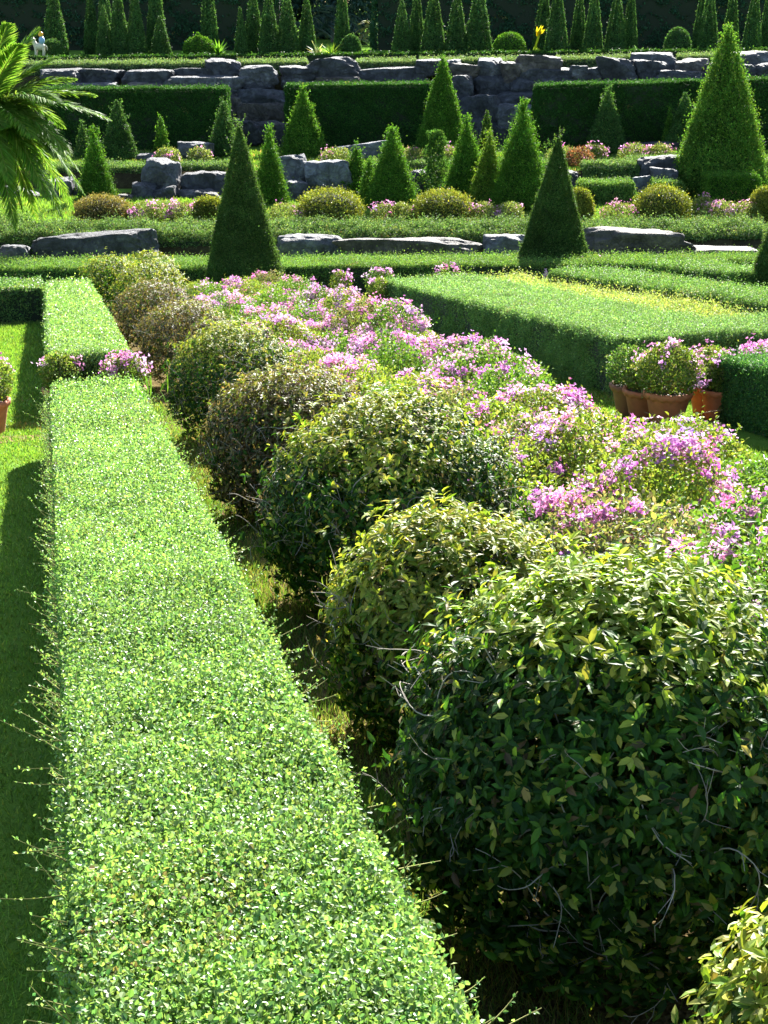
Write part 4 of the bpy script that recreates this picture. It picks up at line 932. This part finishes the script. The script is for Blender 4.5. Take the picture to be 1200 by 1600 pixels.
def background():
    q = lambda x, D, z=T3: np.array([at(x, 80, D)[0], D, z])
    rosette('spiky_plant', 'white edged spiky plant at the gap in the dark wall', 'plant', q(496, 71.2), 26, .75, .09, [(.55, .55, .38), (.45, .48, .28), (.2, .28, .1)])
    rosette('spiky_plant', 'bright green spiky plant left of the egg shaped topiary', 'plant', q(517, 71.0), 24, .85, .07, [(.18, .30, .03), (.24, .34, .04)])
    rosette('spiky_plant', 'small bright green plant right of the egg shaped topiary', 'plant', q(567, 71.4), 14, .45, .09, [(.16, .30, .03)])
    rosette('spiky_plant', 'bright leafy plant right of the tufted round dome', 'plant', q(341, 71.6), 40, .8, .10, [(.07, .19, .02), (.10, .22, .03)], 1.2)
    rosette('spiky_plant', 'blue green leafy plant beside the slim cones on the right', 'plant', q(998, 71.5), 16, .55, .12, [(.08, .16, .07)])
    # yellow flowering plant: leaning stem with a flaring head
    p = q(832, 71.0); root = empty('yellow_flower_plant', p, 'tall yellow green flower spike leaning right beside the round bright dome', 'plant')
    mb = MB(); top = at(843, 52, 71.0); t = np.linspace(0, 1, 6)[:, None]
    tube(mb, p+(top-p)*t, .05, .05, (.25, .32, .03), 0, 6); n = 8; leaves(mb, np.tile(p, (n, 1)), rnd(n)*[1, 1, .3]+np.array([0, 0, 1.]), rnd(n), .5, .12, pick(n, [(.14, .24, .03)]), 'oval')
    mb.build('stem', [M_PALM], root, p)
    mb = MB(); n = 16; leaves(mb, np.tile(top, (n, 1))-np.array([.1, 0, .15]), np.array([.6, 0, .8])+rng.normal(0, .3, (n, 3)), rnd(n), rng.uniform(.3, .55, n), .12, pick(n, [(.62, .50, .02), (.5, .46, .03)], None, .1), 'oval', .2)
    mb.build('flower_head', [M_PALM], root, p)
    # plants beyond the gap
    for x, y, D, L, W, n, pal, lb in [(585, 45, 88, 1.6, .10, 60, [(.26, .27, .12), (.34, .33, .18), (.14, .18, .07)], 'sunlit pale palm clump beyond the gap in the dark wall'), (470, 45, 92, 2.2, .16, 40, [(.06, .11, .09), (.09, .14, .12)], 'dim grey palm clump beyond the left side of the gap'), (520, 30, 96, 2.6, .18, 50, [(.05, .10, .08), (.10, .15, .14)], 'dim bluish palm clump deep in the gap'), (555, 70, 90, 1.4, .12, 40, [(.05, .11, .06), (.09, .15, .09)], 'low dark palm clump at the right side of the gap')]:
        p = at(x, y, D); r = empty('palm_clump', np.array([p[0], D, T3]), lb, 'palm')
        mb = MB(); tube(mb, np.array([[p[0], D, T3-.1], [p[0], D, (p[2]+T3)/2], p]), .14, .10, (.12, .10, .08), 0, 8); mb.build('trunk', [M_TWIG], r, np.array([p[0], D, T3]))
        mb = MB()
        for f in range(16):
            a = rng.random()*6.283; e = rng.uniform(-.1, 1.2); d = np.array([math.cos(a)*math.cos(e), math.sin(a)*math.cos(e), math.sin(e)])
            t = np.linspace(0, 1, 8)[:, None]; pts = p+d*L*t*.8-np.array([0, 0, .45])*L*t**2; tube(mb, pts, .02, .006, pal[0], 0, 4)
            m = 44; s = rng.uniform(.1, 1, m); ii = np.clip((s*7).astype(int), 0, 6); T = unit(pts[ii+1]-pts[ii]); P = pts[ii]+(pts[ii+1]-pts[ii])*((s*7-ii)[:, None])
            sd = unit(np.cross(T, [0, 0, 1.])); sg = rng.choice([-1, 1], m)[:, None]
            leaves(mb, P, T*.6+sd*sg-np.array([0, 0, .3]), np.array([0, 0, 1.])+rnd(m)*.4, L*.3, W*.55, pick(m, pal, None, .2), 'quad')
        mb.build('fronds', [M_PALM], r, np.array([p[0], D, T3]))
    # distant trees closing the view through the gap
    for i, (x, D, r, H, lb) in enumerate([(430, 104, 5., 13, 'far shaded tree beyond the left side of the gap'), (520, 108, 6., 15, 'far shaded tree filling the middle of the gap'), (610, 104, 5., 13, 'far shaded tree beyond the right side of the gap')]):
        b = np.array([at(x, 40, D)[0], D, T3]); root = empty('broadleaf_tree', b, lb, 'tree', 'far trees beyond the gap')
        mb = MB(); tube(mb, np.array([b, b+[0, 0, H*.3], b+[.2, 0, H*.6]]), .3, .15, (.1, .08, .06), 0, 8)
        for k in range(6):
            d = rnd(1)[0]; d[2] = abs(d[2])+.4; s0 = b+np.array([0, 0, H*.3]); tube(mb, np.array([s0, s0+d*r*.4, s0+d*r*.8+[0, 0, .3]]), .1, .03, (.1, .08, .06), 0, 6)
        mb.build('trunk', [M_TWIG], root, b)
        mb = MB()
        for k in range(64):
            cc = b+np.array([rng.normal(0, r*.45), rng.normal(0, r*.35), rng.uniform(.1, H*.95)]); rr = rng.uniform(1., 2.)
            dome_mesh(mb, cc, rr, rr, rr*.8, 420, .28, [(.025, .06, .045), (.04, .08, .06), (.02, .045, .035), (.06, .10, .085)], None, .6, -.9, .1, .1, .6)
        mb.build('crown', [M_FAR], root, b)
    # small carved animal figure with a blue cloth and an orange disc, by the palm
    p = q(62, 70.6, T3); p[2] = at(62, 86, 70.6)[2]; s = 70.6/F
    root = empty('animal_figure', p, 'pale carved animal figure with blue cloth and orange ornament by the palm', 'statue')
    mb = MB()
    def blob(c, r, col, mi=0):
        k = 14; m = 9; th = np.linspace(0, 2*math.pi, k, endpoint=False); la = np.linspace(-1.52, 1.52, m)
        V = np.array([[r[0]*math.cos(l)*math.cos(t), r[1]*math.cos(l)*math.sin(t), r[2]*math.sin(l)] for l in la for t in th])+p+np.array(c)
        i = np.arange(m-1)[:, None]*k; j = np.arange(k)[None]
        mb.add(V, np.stack([i+j, i+(j+1) % k, i+k+(j+1) % k, i+k+j], -1).reshape(-1, 4), col, mi, True)
    ST = (.55, .50, .38)
    blob((0, 0, .36), (.26, .15, .16), ST); blob((-.28, 0, .62), (.14, .11, .12), ST); blob((-.40, 0, .58), (.10, .07, .07), ST)
    tube(mb, p+np.array([[-.16, 0, .42], [-.22, 0, .52], [-.28, 0, .64]]), .11, .09, ST, 0, 10)
    for sx, sy in ((-.17, -.09), (-.17, .09), (.17, -.09), (.17, .09)):
        tube(mb, p+np.array([[sx, sy, .34], [sx+.02, sy, .16], [sx, sy, -.02]]), .06, .04, ST, 0, 8)
    for sy in (-.06, .06): tube(mb, p+np.array([[-.26, sy, .70], [-.25, sy*1.5, .80]]), .035, .01, ST, 0, 6)
    tube(mb, p+np.array([[.25, 0, .42], [.33, 0, .34], [.34, 0, .2]]), .03, .015, ST, 0, 6)
    mb.build('body', [attr_mat('painted_stone', .5, .2, 20.)], root, p)
    mb = MB(); blob((.12, .02, .62), (.13, .17, .18), (.22, .38, .60)); mb.build('saddle_cloth', [attr_mat('blue_cloth', .6)], root, p)
    mb = MB(); blob((.10, -.02, .88), (.11, .10, .11), (.85, .42, .03)); mb.build('ornament', [attr_mat('orange_ornament', .4)], root, p)

def light_and_camera():
    sc = bpy.context.scene
    w = bpy.data.worlds.new('World'); sc.world = w; w.use_nodes = True; nt = w.node_tree; nt.nodes.clear()
    out = nt.nodes.new('ShaderNodeOutputWorld'); bg = nt.nodes.new('ShaderNodeBackground'); sky = nt.nodes.new('ShaderNodeTexSky')
    EL, AZ = 31.0, 15.0                                   # sun ahead of the camera, a little to the right
    sky.sky_type = 'NISHITA'; sky.sun_disc = False; sky.sun_elevation = math.radians(EL); sky.sun_rotation = math.radians(AZ)
    bg.inputs['Strength'].default_value = SKY
    nt.links.new(sky.outputs[0], bg.inputs[0]); nt.links.new(bg.outputs[0], out.inputs[0])
    l = bpy.data.lights.new('sun', 'SUN'); l.energy = 5.0; l.angle = math.radians(.53); l.color = (1, .965, .90)
    o = bpy.data.objects.new('sun', l); C.objects.link(o)
    d = Vector((math.sin(math.radians(AZ))*math.cos(math.radians(EL)), math.cos(math.radians(AZ))*math.cos(math.radians(EL)), math.sin(math.radians(EL))))
    o.rotation_euler = d.to_track_quat('Z', 'Y').to_euler(); o.location = d*100
    cam = bpy.data.cameras.new('camera'); cam.sensor_fit = 'VERTICAL'; cam.sensor_height = 36; cam.lens = F/1600*36; cam.clip_end = 3000; cam.clip_start = .05
    co = bpy.data.objects.new('camera', cam); C.objects.link(co); co.location = (0, 0, CZ); co.rotation_euler = (math.pi/2-TH, 0, 0)
    sc.camera = co
    sc.view_settings.view_transform = 'Standard'; sc.view_settings.look = 'None'; sc.view_settings.exposure = EXPOSURE; sc.view_settings.gamma = 1
    sc.cycles.max_bounces = 6; sc.cycles.diffuse_bounces = 3; sc.cycles.glossy_bounces = 2; sc.cycles.transmission_bounces = 3
    sc.cycles.use_denoising = True; sc.cycles.caustics_reflective = False; sc.cycles.caustics_refractive = False
    sc.cycles.sample_clamp_indirect = 4.0
SKY, EXPOSURE = .057, 2.48
import time
_t = time.time()
for fn in (setting, near_hedges, balls, flower_bed, pots, cones, terraces, rocks, palm, background, light_and_camera):
    fn(); print(fn.__name__, round(time.time()-_t, 1))
